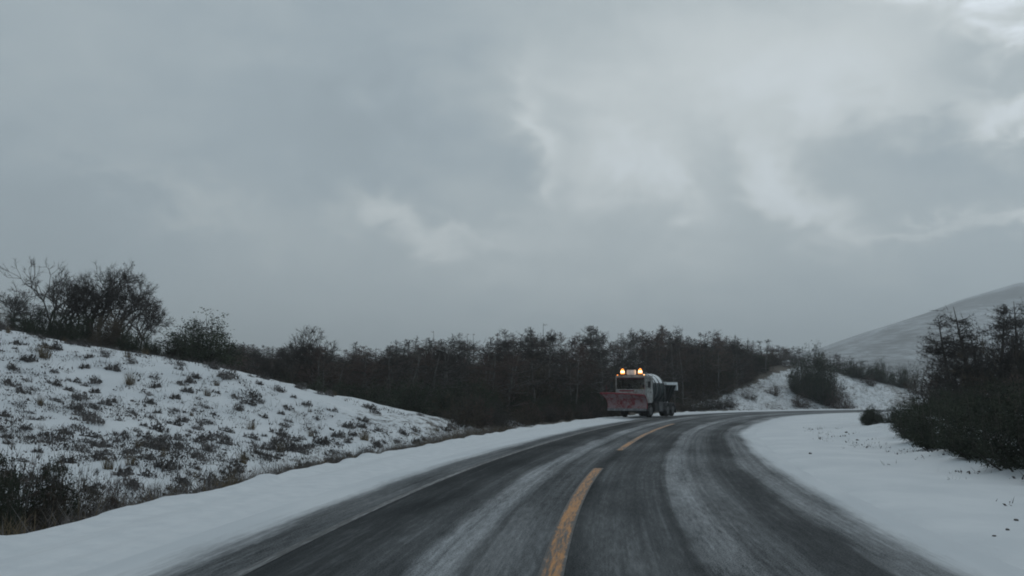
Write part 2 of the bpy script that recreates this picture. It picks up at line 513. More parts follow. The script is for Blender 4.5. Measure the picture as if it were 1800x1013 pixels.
# snow cover: full on the verges, patchy on the bank, thin under the wood
cov = np.full(GX.shape, .80)
left = d_ < -6.6
tl = -d_ - 7.0
bank_zone = left & (GY < 46)
cov = np.where(bank_zone, np.clip(.77 + .07 * sstep(GZ, .8, 3.6) - .20 * sstep(GX, -13, -4) + .16 * fbm(GX * .3, GY * .3, 3), .45, .95), cov)
cov = np.where(left & (tl < 1.4) & (GY < 60), np.minimum(cov, .38 + .25 * tl), cov)
def slope_edge(y): return 22.0 + .76 * np.maximum(np.asarray(y, float) - 97, -3)
wood = sstep(GY - .28 * GX, 46, 56) * sstep(-d_, 7.2, 8.2) * (1 - sstep(GX - slope_edge(GY) + 1.2 * fbm(GX * .25, GY * .25, 3), -1.0, 1.6))
wood = np.maximum(wood, sstep(GY, 122, 127) * sstep(-d_, 8, 12) * (1 - sstep(GX, 38, 46)))
cov = cov * (1 - wood) + .06 * wood
hill = (d_ < -7) & (GY > 88) & (wood < .3)
cov = np.where(hill, np.clip(.62 + .30 * fbm(GX * .35, GY * .35, 3) - .12 * sstep(tl, 3, 0), .25, .9), cov)
right = d_ > 4.7
tr = d_ - 4.7
cov = np.where(right, 1.0 - .32 * sstep(tr, 2.8, 5.2) * (1 - sstep(GY, 66, 82)) + .1 * fbm(GX * .5, GY * .5), cov)
cov = np.where((np.abs(d_) < 6.5), 1.0, cov)
g_me = grid_mesh('ground', np.stack([GX, GY, GZ], -1), M_ground)
vattr(g_me, 'snow', cov)
ground = tag(link('ground', g_me), kind='structure')

# ------------------------------------------------------------------ road, shoulder, markings
def strip(name, s, d, zf, mat):
    Sg, Dg = np.meshgrid(s, d, indexing='ij')
    x, y = road_xy(Sg, Dg)
    me = grid_mesh(name, np.stack([x, y, zf(Sg, Dg)], -1), mat)
    uvl = me.uv_layers.new(name='road')
    vi = np.empty(len(me.loops), np.int32); me.loops.foreach_get('vertex_index', vi)
    flat_uv = np.stack([Dg.ravel()[vi], Sg.ravel()[vi]], 1)
    uvl.data.foreach_set('uv', flat_uv.reshape(-1).astype(np.float32))
    return tag(link(name, me), kind='structure')
s_road = np.r_[np.arange(-45, 95, .5), np.arange(95, 170, 1.0)]
d_road = np.r_[np.arange(-4.7, 4.8, .235), 4.9, 5.2]
strip('road', s_road, d_road,
      lambda s, d: .012 - .03 * (np.abs(d) / 4.5) ** 2 + .015 - np.where(d > 4.78, (d - 4.78) * .5, 0) + .012 * sstep(np.abs(d), 3.6, 4.4), M_road)
def sh_z(s, d):
    o = -d
    z = .004 + .055 * sstep(o, 4.45, 5.6) + .012 * np.sin(o * 5 + .8 * np.sin(s * .05)) * sstep(o, 4.7, 5.2) + .05 * fbm(s * .5, d * 1.5, 3) * sstep(o, 5, 6.2)
    lump = sstep(o, 5.9, 6.45) * (.03 + .10 * np.maximum(fbm(s * 1.3, d * 1.2 + 3, 3), -.2))
    lip = 6.55 + .22 * fbm(s * .9, s * 0 + 2, 3)
    return z + lump - .55 * sstep(o, lip, lip + .75)
strip('snow_shoulder', np.r_[np.arange(-20, 110, .16), np.arange(110, 150, .6)], np.arange(-7.6, -4.39, .11), sh_z, M_shoulder)
def paint_material(name, c, wear, half, off=0.0):
    m, nt, b = material(name)
    uv = nt.n('ShaderNodeUVMap', uv_map='road').outputs[0]
    u, v, _ = nt.sep(uv)
    n = nt.add(nt.mul(nt.noise(nt.xyz(nt.mul(u, 30), nt.mul(v, 2.2), 1), 1, 5, .65), .6), nt.mul(nt.noise(nt.xyz(nt.mul(u, 5), nt.mul(v, .35), 5), 1, 3), .4))
    f = nt.step(n, wear - .10, wear + .12)
    au = nt.math('ABSOLUTE', nt.add(u, off))
    f = nt.mul(f, nt.sub(1.0, nt.step(nt.add(au, nt.mul(nt.sub(nt.noise(nt.xyz(nt.mul(u, 20), nt.mul(v, 6), 2), 1, 5, .7), .5), half * 1.1)), half * .72, half * .98)))
    col = nt.mix(f, (.036, .039, .040), c)
    nt.put(b.inputs['Base Color'], nt.mix(nt.mul(nt.step(nt.noise(nt.xyz(nt.mul(u, 14), nt.mul(v, 3.0), 7), 1, 5, .7), .52, .75), .28), col, (.40, .41, .42)))
    b.inputs['Roughness'].default_value = .6
    return m
M_yellow = paint_material('worn_yellow_paint', (.44, .190, .038), .485, .108)
M_white = paint_material('worn_white_paint', (.27, .28, .29), .53, .07, 3.025)
zr = lambda s, d: .034 - .03 * (np.abs(d) / 4.5) ** 2
for a, b_ in ((6.0, 20.2), (26.8, 52.0)):
    strip('centre_line', np.linspace(a, b_, 50), np.linspace(-.125, .125, 4), zr, M_yellow)
strip('edge_line', np.arange(2, 75, .5), np.linspace(-3.09, -2.96, 3), lambda s, d: zr(s, d) + .001, M_white)

# ------------------------------------------------------------------ far mountain and low hills
my = np.linspace(650, 3300, 150); mu = np.linspace(-.1, 1.6, 190)
MU, MY = np.meshgrid(mu, my)
MX = MU * MY
ridge = np.interp(MU, [-.1, .1, .25, .3655, .414, .455, .51, .552, .62, .75, 1.0, 1.6], [.012, .018, .032, .0572, .0710, .0841, .1014, .1159, .1330, .145, .146, .12])
prof = sstep(MY, 600, 2050)
MZ = 2050 * ridge * prof * (1 - .25 * sstep(MY, 2150, 3300)) + prof * 7 * fbm(MX * .014, MY * .0012, 3) - 6
mountain = tag(link('mountain', grid_mesh('mountain', np.stack([MX, MY, MZ], -1), M_mount)), kind='structure')

# ------------------------------------------------------------------ the air: thin winter haze
hz = MB(); hz.box(-5200, 5400, -3700, 5700, -22, 330)
m_h = bpy.data.materials.new('winter_haze'); m_h.use_nodes = True
m_h.node_tree.nodes.clear()
ho = m_h.node_tree.nodes.new('ShaderNodeOutputMaterial')
hv = m_h.node_tree.nodes.new('ShaderNodeVolumePrincipled')
hv.inputs['Color'].default_value = (.93, .965, .985, 1)
hv.inputs['Density'].default_value = .00042
m_h.node_tree.links.new(hv.outputs[0], ho.inputs['Volume'])
tag(link('haze', hz.mesh('haze', m_h)), kind='stuff')

# ================================================================== vegetation
def rot_about(v, axis, a): return Matrix.Rotation(a, 3, axis) @ v
def rdir(r): 
    while True:
        v = Vector((r.uniform(-1, 1), r.uniform(-1, 1), r.uniform(-1, 1)))
        if .05 < v.length < 1: return v.normalized()
def limb(r, p, d, L, n, wander, up):
    pts = [p.copy()]; d = d.copy()
    for i in range(n):
        d = (d + rdir(r) * wander + Vector((0, 0, up))).normalized()
        p = p + d * (L / n); pts.append(p.copy())
    return pts, d
def taper(r0, r1, n): return [r0 + (r1 - r0) * i / (n - 1) for i in range(n)]
def blade(mb, p, d, L, wd, r):
    a = d.cross(rdir(r))
    if a.length < .01: a = d.orthogonal()
    a = a.normalized() * wd * .5
    b = len(mb.v)
    mb.v.extend([tuple(p - a), tuple(p + a), tuple(p + d * L)])
    mb.f.append((b, b + 1, b + 2))
def leaf(mb, p, size, r):
    a = rdir(r); b_ = a.cross(rdir(r))
    if b_.length < .05: b_ = a.orthogonal()
    b_.normalize(); a = a * size * r.uniform(.6, 1.2); b_ = b_ * size * r.uniform(.35, .6)
    b = len(mb.v)
    mb.v.extend([tuple(p - a), tuple(p + b_), tuple(p + a), tuple(p - b_)])
    mb.f.append((b, b + 1, b + 2, b + 3))

def bare_tree_mesh(seed, h=5.0, spread=.6, stems=2, twig_w=.016, leafy=0):
    """rounded leafless tree: forks low, fine twigs fan out"""
    r = random.Random(seed); tr, cr_ = MB(), MB()
    def go(p, d, L, rd, dep):
        pts, dd = limb(r, p, d, L, 4 if dep < 3 else 3, .16 if dep < 2 else .24, .05)
        (tr if dep < 2 else cr_).tube(pts, taper(rd, rd * .62, len(pts)), 6 if dep == 0 else (4 if dep < 3 else 3))
        if dep >= 5 or L < .16:
            for _ in range(6):
                q = pts[r.randrange(1, len(pts))]
                blade(cr_, q, (dd + rdir(r) * .8).normalized(), r.uniform(.15, .38), twig_w * .8, r)
                if leafy and r.random() < leafy: leaf(cr_, q + rdir(r) * .08, .06, r)
            return
        for k in range(3 if dep else 2 + (r.random() < .6)):
            ax = dd.cross(rdir(r))
            if ax.length < .05: ax = dd.orthogonal()
            nd = rot_about(dd, ax.normalized(), rad(r.uniform(18, 50) * (spread + .4)))
            q = pts[-1] if k < 2 else pts[r.randrange(2, len(pts))]
            go(q, nd.normalized(), L * r.uniform(.60, .84), max(rd * .60, twig_w * .5), dep + 1)
    for i in range(stems):
        a = 2 * math.pi * (i + r.random() * .6) / stems
        d = Vector((math.cos(a) * spread * .35, math.sin(a) * spread * .35, 1)).normalized()
        go(Vector((math.cos(a) * .08, math.sin(a) * .08, -.2)), d, h * .30, .022 * h, 0)
    return tr, cr_

def tall_tree_mesh(seed, h=6.0, lean=.08, br=.26, n=46, dens=5, bare_top=.12, low=.12, nl=0, thick=.017):
    """slender southern beech: one stem, irregular near-horizontal layers of short twiggy branches"""
    r = random.Random(seed); tr, cr_ = MB(), MB()
    d = Vector((r.uniform(-lean, lean), r.uniform(-lean, lean), 1)).normalized()
    pts, _ = limb(r, Vector((0, 0, -.25)), d, h + .25, 9, .07, .03)
    tr.tube(pts, taper(thick * h, .012, len(pts)), 6)
    def stem_at(t):
        f = t * (len(pts) - 1); i = min(int(f), len(pts) - 2)
        return pts[i].lerp(pts[i + 1], f - i)
    layers = [r.uniform(low, .97) for _ in range(nl or max(6, n // 4))]
    for k in range(n):
        t = min(.985, max(low, r.choice(layers) + r.gauss(0, .018)))
        if t > .90 and r.random() < .35: continue
        p = stem_at(t)
        a = r.uniform(0, 2 * math.pi)
        L = h * br * (1.08 - t) ** .55 * r.uniform(.35, 1.15)
        if t > 1 - bare_top: L *= .55
        dd = Vector((math.cos(a), math.sin(a), r.uniform(-.05, .55))).normalized()
        bp, bd = limb(r, p, dd, L, 4, .17, .03)
        (tr if t < .6 and L > .9 else cr_).tube(bp, taper(.006 * h * (1.1 - t) + .006, .006, len(bp)), 3)
        for j in range(max(2, int(dens * min(1, .4 + L * .6)))):
            q = bp[r.randrange(1, len(bp))]
            sd = (bd * .6 + rdir(r) * .8); sd.z *= .55; sd.normalize()
            sp, sdd = limb(r, q, sd, L * r.uniform(.25, .55), 2, .25, .03)
            cr_.tube(sp, [.007, .006, .004], 3)
            for _ in range(6):
                u = sp[r.randrange(0, 3)]
                bd2 = (sdd + rdir(r) * 1.1).normalized()
                blade(cr_, u, bd2, r.uniform(.12, .34) * min(1.0, .35 + L * .6), .029, r)
    return tr, cr_

def shrub_mesh(seed, h=2.0, wd=2.4, stems=26, leaves=2600, lsize=.055, clump=.20, twigs=500, flat_=.9):
    """dense bush: many stems from the base, small leaves clustered on uneven clumps"""
    r = random.Random(seed); tr, cr_ = MB(), MB()
    centres = []
    lobes = [(r.uniform(0, 2 * math.pi), r.uniform(.65, 1.12)) for _ in range(6)]
    for i in range(stems):
        a = r.uniform(0, 2 * math.pi); q = r.random() ** .6
        la, lk = min(lobes, key=lambda l: abs(math.atan2(math.sin(l[0] - a), math.cos(l[0] - a))))
        rr = wd * .5 * q * lk
        top = h * (1 - .62 * q ** 2.2) * r.uniform(.62, 1.04) * (.8 + .25 * lk)
        tip = Vector((math.cos(a) * rr, math.sin(a) * rr, top))
        base = Vector((math.cos(a) * rr * .35, math.sin(a) * rr * .35, -.15))
        m = base.lerp(tip, .5) + Vector((math.cos(a), math.sin(a), 0)) * .12 * wd * q
        pp = [base, base.lerp(m, .5) + rdir(r) * .04, m + rdir(r) * .05, tip]
        tr.tube(pp, [.022 * h ** .5, .017 * h ** .5, .012, .005], 3)
        for k in range(7):
            f = .12 + .88 * (k + r.random()) / 7
            j = min(int(f * 3), 2); p = pp[j].lerp(pp[j + 1], f * 3 - j)
            centres.append((p + rdir(r) * .14 * wd * .5, .6 + .6 * r.random()))
    for k in range(leaves):
        c, s = r.choice(centres)
        p = c + Vector((r.gauss(0, 1), r.gauss(0, 1), r.gauss(0, flat_))) * clump * s * .7
        if p.z < .02: p.z = r.uniform(.02, .15)
        leaf(cr_, p, lsize * r.uniform(.7, 1.4), r)
    for k in range(twigs):
        c, s = r.choice(centres)
        d = (c - Vector((0, 0, h * .25))); d = (d.normalized() + rdir(r) * .7 + Vector((0, 0, .3))).normalized()
        blade(cr_, c, d, r.uniform(.15, .42) * (h / 2) ** .5, .016, r)
    return tr, cr_

def tuft_mesh(seed, h=.3, wd=.6, n=150, kind='scrub'):
    r = random.Random(seed); mb = MB()
    subs = [(max(-.28, min(.28, r.gauss(0, .17))) * wd, max(-.2, min(.2, r.gauss(0, .12))) * wd, r.uniform(.6, 1.0)) for _ in range(4)]
    for k in range(n):
        cx, cy, s = r.choice(subs)
        if kind == 'grass':
            a = r.uniform(0, 2 * math.pi); q = r.random()
            p = Vector((cx + math.cos(a) * q * wd * .12, cy + math.sin(a) * q * wd * .12, -.03))
            d = Vector((math.cos(a) * q * .7, math.sin(a) * q * .7, 1)).normalized()
            blade(mb, p, d, h * s * r.uniform(.6, 1.2), .014, r)
        else:
            a = r.uniform(0, 2 * math.pi); q = r.random() ** .5
            p = Vector((cx + math.cos(a) * q * wd * .22 * s, cy + math.sin(a) * q * wd * .2 * s, r.uniform(-.02, h * .75 * s * (1.05 - q * q))))
            if k % 3: leaf(mb, p, .048 * r.uniform(.7, 1.5), r)
            else: blade(mb, p, (Vector((math.cos(a) * q, math.sin(a) * q, .9)) + rdir(r) * .4).normalized(), h * r.uniform(.2, .55), .014, r)
    return mb

class Kind:
    """one plant kind: shared meshes, each plant an Empty with its own trunk and crown objects"""
    def __init__(self, name, cat, parts, variants):
        self.name, self.cat, self.parts, self.vars = name, cat, parts, variants
    def put(self, x, y, scale, label, group=None, var=None, rz=None, sx=1.0, sink=.0, z=None):
        v = self.vars[(R.randrange(len(self.vars)) if var is None else var) % len(self.vars)]
        root = empty(self.name, (x, y, (gz(x, y) if z is None else z) - sink), R.uniform(0, 6.28) if rz is None else rz)
        root.scale = (scale * sx, scale * sx, scale)
        tag(root, label, self.cat, group)
        for nm, me in zip(self.parts, v): link(nm, me, root)
        return root
def both(pair, name, m1, m2):
    return (pair[0].mesh(name + '_wood', m1, True), pair[1].mesh(name + '_crown', m2))

K_bare = Kind('bare_tree', 'tree', ('trunk', 'crown'),
    [both(bare_tree_mesh(100 + i, 5.0, .55 + .15 * (i % 3), 1 + i % 3, leafy=(0, .25, .1, .0)[i % 4]), 'bare_tree', M_bark, M_twig) for i in range(4)])
K_beech = Kind('beech_tree', 'tree', ('trunk', 'crown'),
    [both(tall_tree_mesh(200 + i, 6.0, .05 + .03 * (i % 3), (.36, .40, .30, .38, .44, .34, .28)[i], (72, 80, 60, 84, 76, 70, 34)[i], (6, 6, 6, 6, 6, 7, 4)[i], (.1, .14, .2, .08, .12, .12, .4)[i], .05), 'beech', M_bark_pale, M_twig if i % 3 else M_twig_red) for i in range(7)])
K_edge = Kind('beech_tree', 'tree', ('trunk', 'crown'),       # looser trees of the right-hand group, branches in flat layers
    [both(tall_tree_mesh(260 + i, 6.0, .10, (.36, .33, .32, .42)[i], (120, 125, 120, 110)[i], 9, .05, .08, 34, .028), 'layered_beech', M_bark, M_twig) for i in range(4)])
K_bush = Kind('evergreen_bush', 'bush', ('stems', 'foliage'),
    [both(shrub_mesh(300 + i, 2.0, (2.4, 3.0, 2.2, 2.7)[i], 34, 7500, .034, .18, 700), 'bush', M_bark, M_leaf if i % 4 != 1 else M_leaf_br) for i in range(4)])
K_under = Kind('bare_bush', 'bush', ('stems', 'twigs'),
    [both(shrub_mesh(340 + i, 2.0, (2.6, 2.2, 3.0)[i], 34, 1100, .034, .24, 2300), 'bare_bush', M_bark, (M_twig, M_twig_red, M_leaf_br)[i]) for i in range(3)])
K_round = Kind('round_tree', 'tree', ('trunk', 'crown'),
    [both(shrub_mesh(377, 2.5, 3.5, 80, 20000, .040, .22, 1500, .8), 'round_tree', M_bark, M_leaf)])

K_thick = Kind('evergreen_bush', 'bush', ('stems', 'foliage'),
    [both(shrub_mesh(390 + i, 2.0, 2.5, 70, 19000, .026, .19, 1200), 'thick_bush', M_bark, M_leaf) for i in range(2)])

def P(px, Y):                      # a bearing as photo column, and a distance ahead -> world x
    return (px - 900) / 1450 * Y * 1.0

# ---- the wood behind the bank and the plough
spots = []
rr = random.Random(77)
tries = 0
while len(spots) < 290 and tries < 90000:
    tries += 1
    if len(spots) < 200:
        y = rr.uniform(52, 125) if rr.random() < .7 else rr.uniform(52, 82)
        x = P(rr.uniform(395, 1400), y)
    else:
        y = rr.uniform(92, 134); x = P(rr.uniform(1130, 1475), y)
    if y < 58 and x < -14: continue
    s0, d0 = road_sd(np.array([x]), np.array([y])); d0 = float(d0[0])
    if d0 > -9.6: continue
    if y - .28 * x < 51: continue
    if x > slope_edge(y) + rr.uniform(-1.2, .6) and y < 123 + rr.uniform(0, 2): continue
    md = 1.5 if y < 85 or len(spots) > 200 else 1.9
    if any((x - a) ** 2 + (y - b) ** 2 < md * md for a, b, _ in spots): continue
    spots.append((x, y, d0))
def rank(y): return 'front edge' if y < 68 else ('middle' if y < 96 else 'back')
def wood_label(x, y):
    l, g = wood_zone(x, y)
    return 'leafless beech at the %s of the wood %s' % (rank(y), l), g + ', ' + rank(y)
def wood_zone(x, y):
    b = x / y
    if b < -.12: return 'above the snowy bank crest', 'beeches behind the snowy bank'
    if b < .09: return 'between bank and plough', 'beeches between the bank and the plough'
    if b < .21: return 'directly behind the plough truck', 'beeches behind the plough'
    return 'between the plough and the far slope', 'beeches at the far end of the wood'
for (x, y, d0) in spots:
    zt = gz(x, y)
    b = x / y * 1450 + 900
    # the canopy line seen from the road: lower at both ends, ragged
    top_px = np.interp(b, [380, 440, 520, 600, 700, 800, 930, 1050, 1150, 1250, 1350, 1430, 1480], [652, 640, 616, 610, 602, 596, 584, 578, 583, 590, 603, 615, 632])
    top_px += rr.choice([0, 6, 12, 18, -6, 4, 9]) + rr.gauss(0, 3)
    ht = EYE + y * (695 - top_px) / 1450 - zt
    ht = min(max(ht, 3.0), 8.5)
    lb, gp = wood_label(x, y)
    K_beech.put(x, y, ht / 6.0, lb, gp, sx=min(1.35, 6.0 / ht) * rr.uniform(.9, 1.15))

def canopy_px(b): return float(np.interp(b * 1450 + 900, [380, 440, 520, 600, 700, 800, 930, 1050, 1150, 1250, 1350, 1430, 1480], [652, 640, 616, 610, 602, 596, 584, 578, 583, 590, 603, 615, 632]))
# three that stand out of the canopy line
for (px, Y, tp, lb) in ((945, 95, 568, 'tallest dark dead-topped beech poking out of the wood left of the plough'),
                        (1040, 98, 570, 'dark tufted beech rising above the wood just left of the plough beacons'),
                        (1078, 104, 586, 'dark beech of the wood seen just over the roof sign of the plough'), (1092, 112, 584, 'dark beech of the wood seen between the two plough beacons'), (770, 90, 582, 'thin spiky beech top rising above the wood right of the bank crest')):
    x = P(px, Y); K_beech.put(x, Y, (EYE + Y * (695 - tp) / 1450 - gz(x, Y)) / 6.0, lb, None, var=int(px) % 7)

# undergrowth along the wood's edge beside the shoulder, and inside it
rr = random.Random(5)
for k in range(52):
    s0 = 38 + k * 1.12 + rr.uniform(-.4, .4)
    x, y = road_xy(s0, -(8.1 + rr.uniform(0, 1.0))); x = float(x); y = float(y)
    K_under.put(x, y, rr.uniform(.45, .85), 'bare brown bush along the snowy shoulder %s' % wood_zone(x, y)[0], 'bare bushes by the shoulder, ' + wood_zone(x, y)[1], sx=1.1)
for k in range(46):
    s0 = 44 + k * 1.15 + rr.uniform(-.5, .5)
    x, y = road_xy(s0, -(10.2 + rr.uniform(0, 3.5))); x = float(x); y = float(y)
    if x > slope_edge(y) - 1.5: continue
    K_bush.put(x, y, rr.uniform(.75, 1.35), 'dark evergreen bush at the wood edge %s' % wood_zone(x, y)[0], 'edge bushes, ' + wood_zone(x, y)[1], sx=1.1)
n_in = 0
while n_in < 190:
    if n_in < 85: y = rr.uniform(58, 118); x = P(rr.uniform(400, 1300), y)
    else: y = rr.uniform(96, 130); x = P(rr.uniform(1150, 1440), y)
    d0 = float(road_sd(np.array([x]), np.array([y]))[1][0])
    if d0 > -13 or x > slope_edge(y) - 1.0 or y - .28 * x < 54: continue
    lim = (EYE + y * (695 - canopy_px(x / y) - 10) / 1450 - gz(x, y)) / 2.6
    n_in += 1
    if lim < .35: continue
    (K_bush if n_in % 3 == 0 else K_under).put(x, y, min(lim, rr.uniform(1.5, 2.5)), 'tall dark bush at the %s of the wood %s' % (rank(y), wood_zone(x, y)[0]), 'tall bushes, %s, %s' % (rank(y), wood_zone(x, y)[1]), sx=.95)

# ---- trees and bushes on the crest of the left bank
for (px, Y, tp, var, sx, lb) in (
        (-60, 41, 520, 1, 1.0, 'bare tree at the outer left end of the bank-top group'),
        (18, 39.5, 505, 1, .9, 'low twiggy tree at the far left of the bank crest'),
        (82, 41, 452, 0, .95, 'wide-forked bare tree, left of the two tallest on the bank crest'),
        (152, 40, 445, 2, .9, 'tallest twiggy tree on the bank crest, in the middle of the group'),
        (128, 42, 500, 3, 1.0, 'shorter bare tree tucked between the two tallest on the bank crest'),
        (196, 40.5, 472, 1, .85, 'dense dark twiggy tree right of the tallest on the bank crest'),
        (222, 41, 512, 3, .9, 'slanting bare tree at the right shoulder of the bank-crest group'),
        (252, 40, 545, 0, .95, 'small bare tree ending the bank-crest group on the right'),
        (50, 40, 520, 2, 1.1, 'bushy bare tree between the far left tree and the wide-forked one'),
        (172, 41.5, 462, 3, 1.0, 'bare tree just behind and right of the tallest on the bank crest'),
        (240, 39.5, 520, 1, .9, 'small twiggy tree between the slanting one and the last of the crest group'),
        (105, 39.3, 480, 1, 1.0, 'dark twiggy tree right of the wide-forked one on the bank crest'),
        (-130, 40, 500, 0, 1.0, 'bare tree standing alone left of the bank-top group')):
    x = P(px, Y); z = gz(x, Y)
    K_bare.put(x, Y, (EYE + Y * (695 - tp) / 1450 - z) / 4.6, lb, 'bare trees on the bank crest', var=var, sx=sx)
for i, (px, Y, tp, lb) in enumerate((
        (-70, 37, 545, 'dark bush at the left end of the hedge of bushes on the bank crest'),
        (-10, 37, 540, 'dark bush under the far left tree on the bank crest'),
        (45, 37.5, 548, 'dark bush under the bushy bare tree on the bank crest'),
        (95, 37, 552, 'dark bush under the wide-forked tree on the bank crest'),
        (140, 38, 545, 'dark bush under the tallest tree on the bank crest'),
        (185, 37, 555, 'dark bush below the dense twiggy tree on the bank crest'),
        (225, 36.5, 572, 'low round dark bush at the snow edge, right part of the crest group'),
        (258, 36.8, 582, 'last dark bush of the crest group before the gap to the round tree'),
        (115, 38.6, 540, 'dense dark bush between the wide-forked and the tallest crest trees'),
        (208, 38.2, 548, 'dense dark bush between the dense and the slanting crest trees'),
        (272, 36.6, 596, 'low sprawling dark bush beside the gap to the round tree'),
        (20, 38, 552, 'dense dark bush between the two leftmost crest trees'),
        (70, 39.5, 530, 'taller dark bush behind the others near the wide-forked tree'),
        (165, 39.5, 535, 'taller dark bush behind the others near the tallest crest tree'))):
    x = P(px, Y); z = gz(x, Y)
    K_bush.put(x, Y, (EYE + Y * (695 - tp) / 1450 - z) / 2.0, lb, 'bushes on the bank crest', var=i, sx=.95)
x = P(352, 38); K_round.put(x, 38, (EYE + 38 * (695 - 549) / 1450 - gz(x, 38)) / 2.65, sx=1.45, label='solitary dense rounded dark tree standing on the bank crest', rz=.6)
for px, Y, tp, lb in ((405, 37.5, 640, 'small bare bush at the right foot of the solitary rounded tree'),
                      (300, 37.5, 602, 'small bare bush filling the gap left of the solitary rounded tree')):
    x = P(px, Y); K_under.put(x, Y, max(.22, (EYE + Y * (695 - tp) / 1450 - gz(x, Y)) / 2.0), lb)
for (px, Y, tp, var, lb) in ((565, 57, 572, 1, 'bare tree with a fan-shaped crown rising beyond the bank crest'),
                             (520, 58, 598, 3, 'smaller bare tree just left of the fan-crowned tree beyond the bank'),
                             (487, 60, 612, 2, 'low bare tree left of the fan-crowned tree, beyond the bank'),
                             (455, 60, 628, 3, 'lowest bare tree at the left end of the wood beyond the bank')):
    x = P(px, Y); K_bare.put(x, Y, (EYE + Y * (695 - tp) / 1450 - gz(x, Y)) / 4.6, lb, None, var=var, sx=.9)
for k in range(14):
    Y = rr.uniform(47, 54); x = P(430 + k * 26 + rr.uniform(-8, 8), Y)
    K_bush.put(x, Y, (EYE + Y * (695 - (max(canopy_px(x / Y) + 14, 640) + rr.uniform(-2, 14))) / 1450 - gz(x, Y)) / 2.75, 'dark bush in the hollow just behind the snowy bank', 'bushes in the hollow behind the bank', sx=1.2)

# ---- right-hand group: front bushes, brown bushes, layered beeches
rr = random.Random(21)
front = [(9.95, 14.2, .8), (10.7, 16.4, .85), (11.0, 18.4, .9), (11.3, 20.6, .85), (11.9, 22.8, .8), (12.6, 25.2, .75), (13.5, 27.9, .72), (14.9, 31.0, .66), (16.5, 34.6, .62), (18.2, 38.6, .58), (19.6, 42.6, .58), (20.6, 46.6, .55),
         (13.0, 15.5, 1.05), (13.2, 19.3, 1.1), (13.9, 22.6, 1.0), (15.0, 26.0, .95), (16.7, 30.2, .85), (18.6, 34.8, .8), (20.9, 40.0, .7), (23.2, 45.6, .62)]
front += [(19.5, 44.6, .50), (20.9, 48.2, .50), (21.9, 50.0, .48), (20.2, 46.4, .46)]
for i, (x, y, k) in enumerate(front):
    rw = ('front', 'edging the snow') if i < 12 or i > 19 else ('second', 'behind the edging ones')
    wh = 'nearest the viewer' if y < 21 else ('midway' if y < 33 else 'near the bend')
    K_bush.put(x + .35 - .022 * (y - 16), y, 1.0 * k * rr.uniform(.9, 1.1), 'dense evergreen bush %s, %s of the right thicket' % (rw[1], wh), '%s row of the right-hand thicket %s' % (rw[0], wh), sx=1.05, var=(0, 2, 3, 0, 2)[i % 5])
for i, (x, y, k) in enumerate([(16.5, 20, 1.35), (18, 23.5, 1.35), (19.5, 27.5, 1.3), (20.6, 31.5, 1.15), (22.5, 36, 1.05), (24.5, 33, 1.3), (22, 26, 1.45), (20.5, 21.5, 1.6), (26.5, 39.5, 1.1), (27.5, 44.5, 1.0), (25.5, 29, 1.5), (17.5, 17.0, 1.5)]):
    K_under.put(x - .6, y, k * .80, 'reddish brown leafless bush behind the evergreen thicket on the right', 'leafless bushes of the right-hand thicket', sx=1.0, var=(1, 0, 1, 2)[i % 4])
for (px, Y, tp, var, sx, lb) in (
        (1664, 44, 556, 0, .95, 'leftmost leaning beech with layered branches in the right-hand thicket'),
        (1705, 44, 538, 1, 1.0, 'upright layered beech, second from the left in the right-hand thicket'),
        (1745, 43, 538, 2, .95, 'upright layered beech, third from the left in the right-hand thicket'),
        (1796, 42, 528, 3, 1.0, 'spreading beech at the right edge of the picture above the thicket'),
        (1722, 46, 585, 2, 1.0, 'shorter beech between the second and third tall ones on the right'),
        (1770, 46, 570, 1, .9, 'shorter beech left of the spreading one at the right edge'),
        (1850, 41, 520, 1, 1.0, 'tall beech just outside the right edge of the view'),
        (1905, 42, 535, 0, 1.0, 'beech well outside the right edge of the view')):
    x = P(px, Y); K_edge.put(x, Y, (EYE + Y * (695 - tp) / 1450 - gz(x, Y)) / 6.0, lb, 'beeches of the right-hand thicket', var=var, sx=sx)
for px, Y, tp in ((1632, 46, 668), (1652, 45, 640), (1680, 44, 628), (1715, 43, 622), (1755, 42, 612), (1795, 41, 600), (1840, 40, 600)):
    x = P(px, Y); K_under.put(x, Y, (EYE + Y * (695 - tp) / 1450 - gz(x, Y)) / 1.6, 'leafless bush at the feet of the tall beeches on the right', 'bushes under the right-hand beeches', sx=.7)

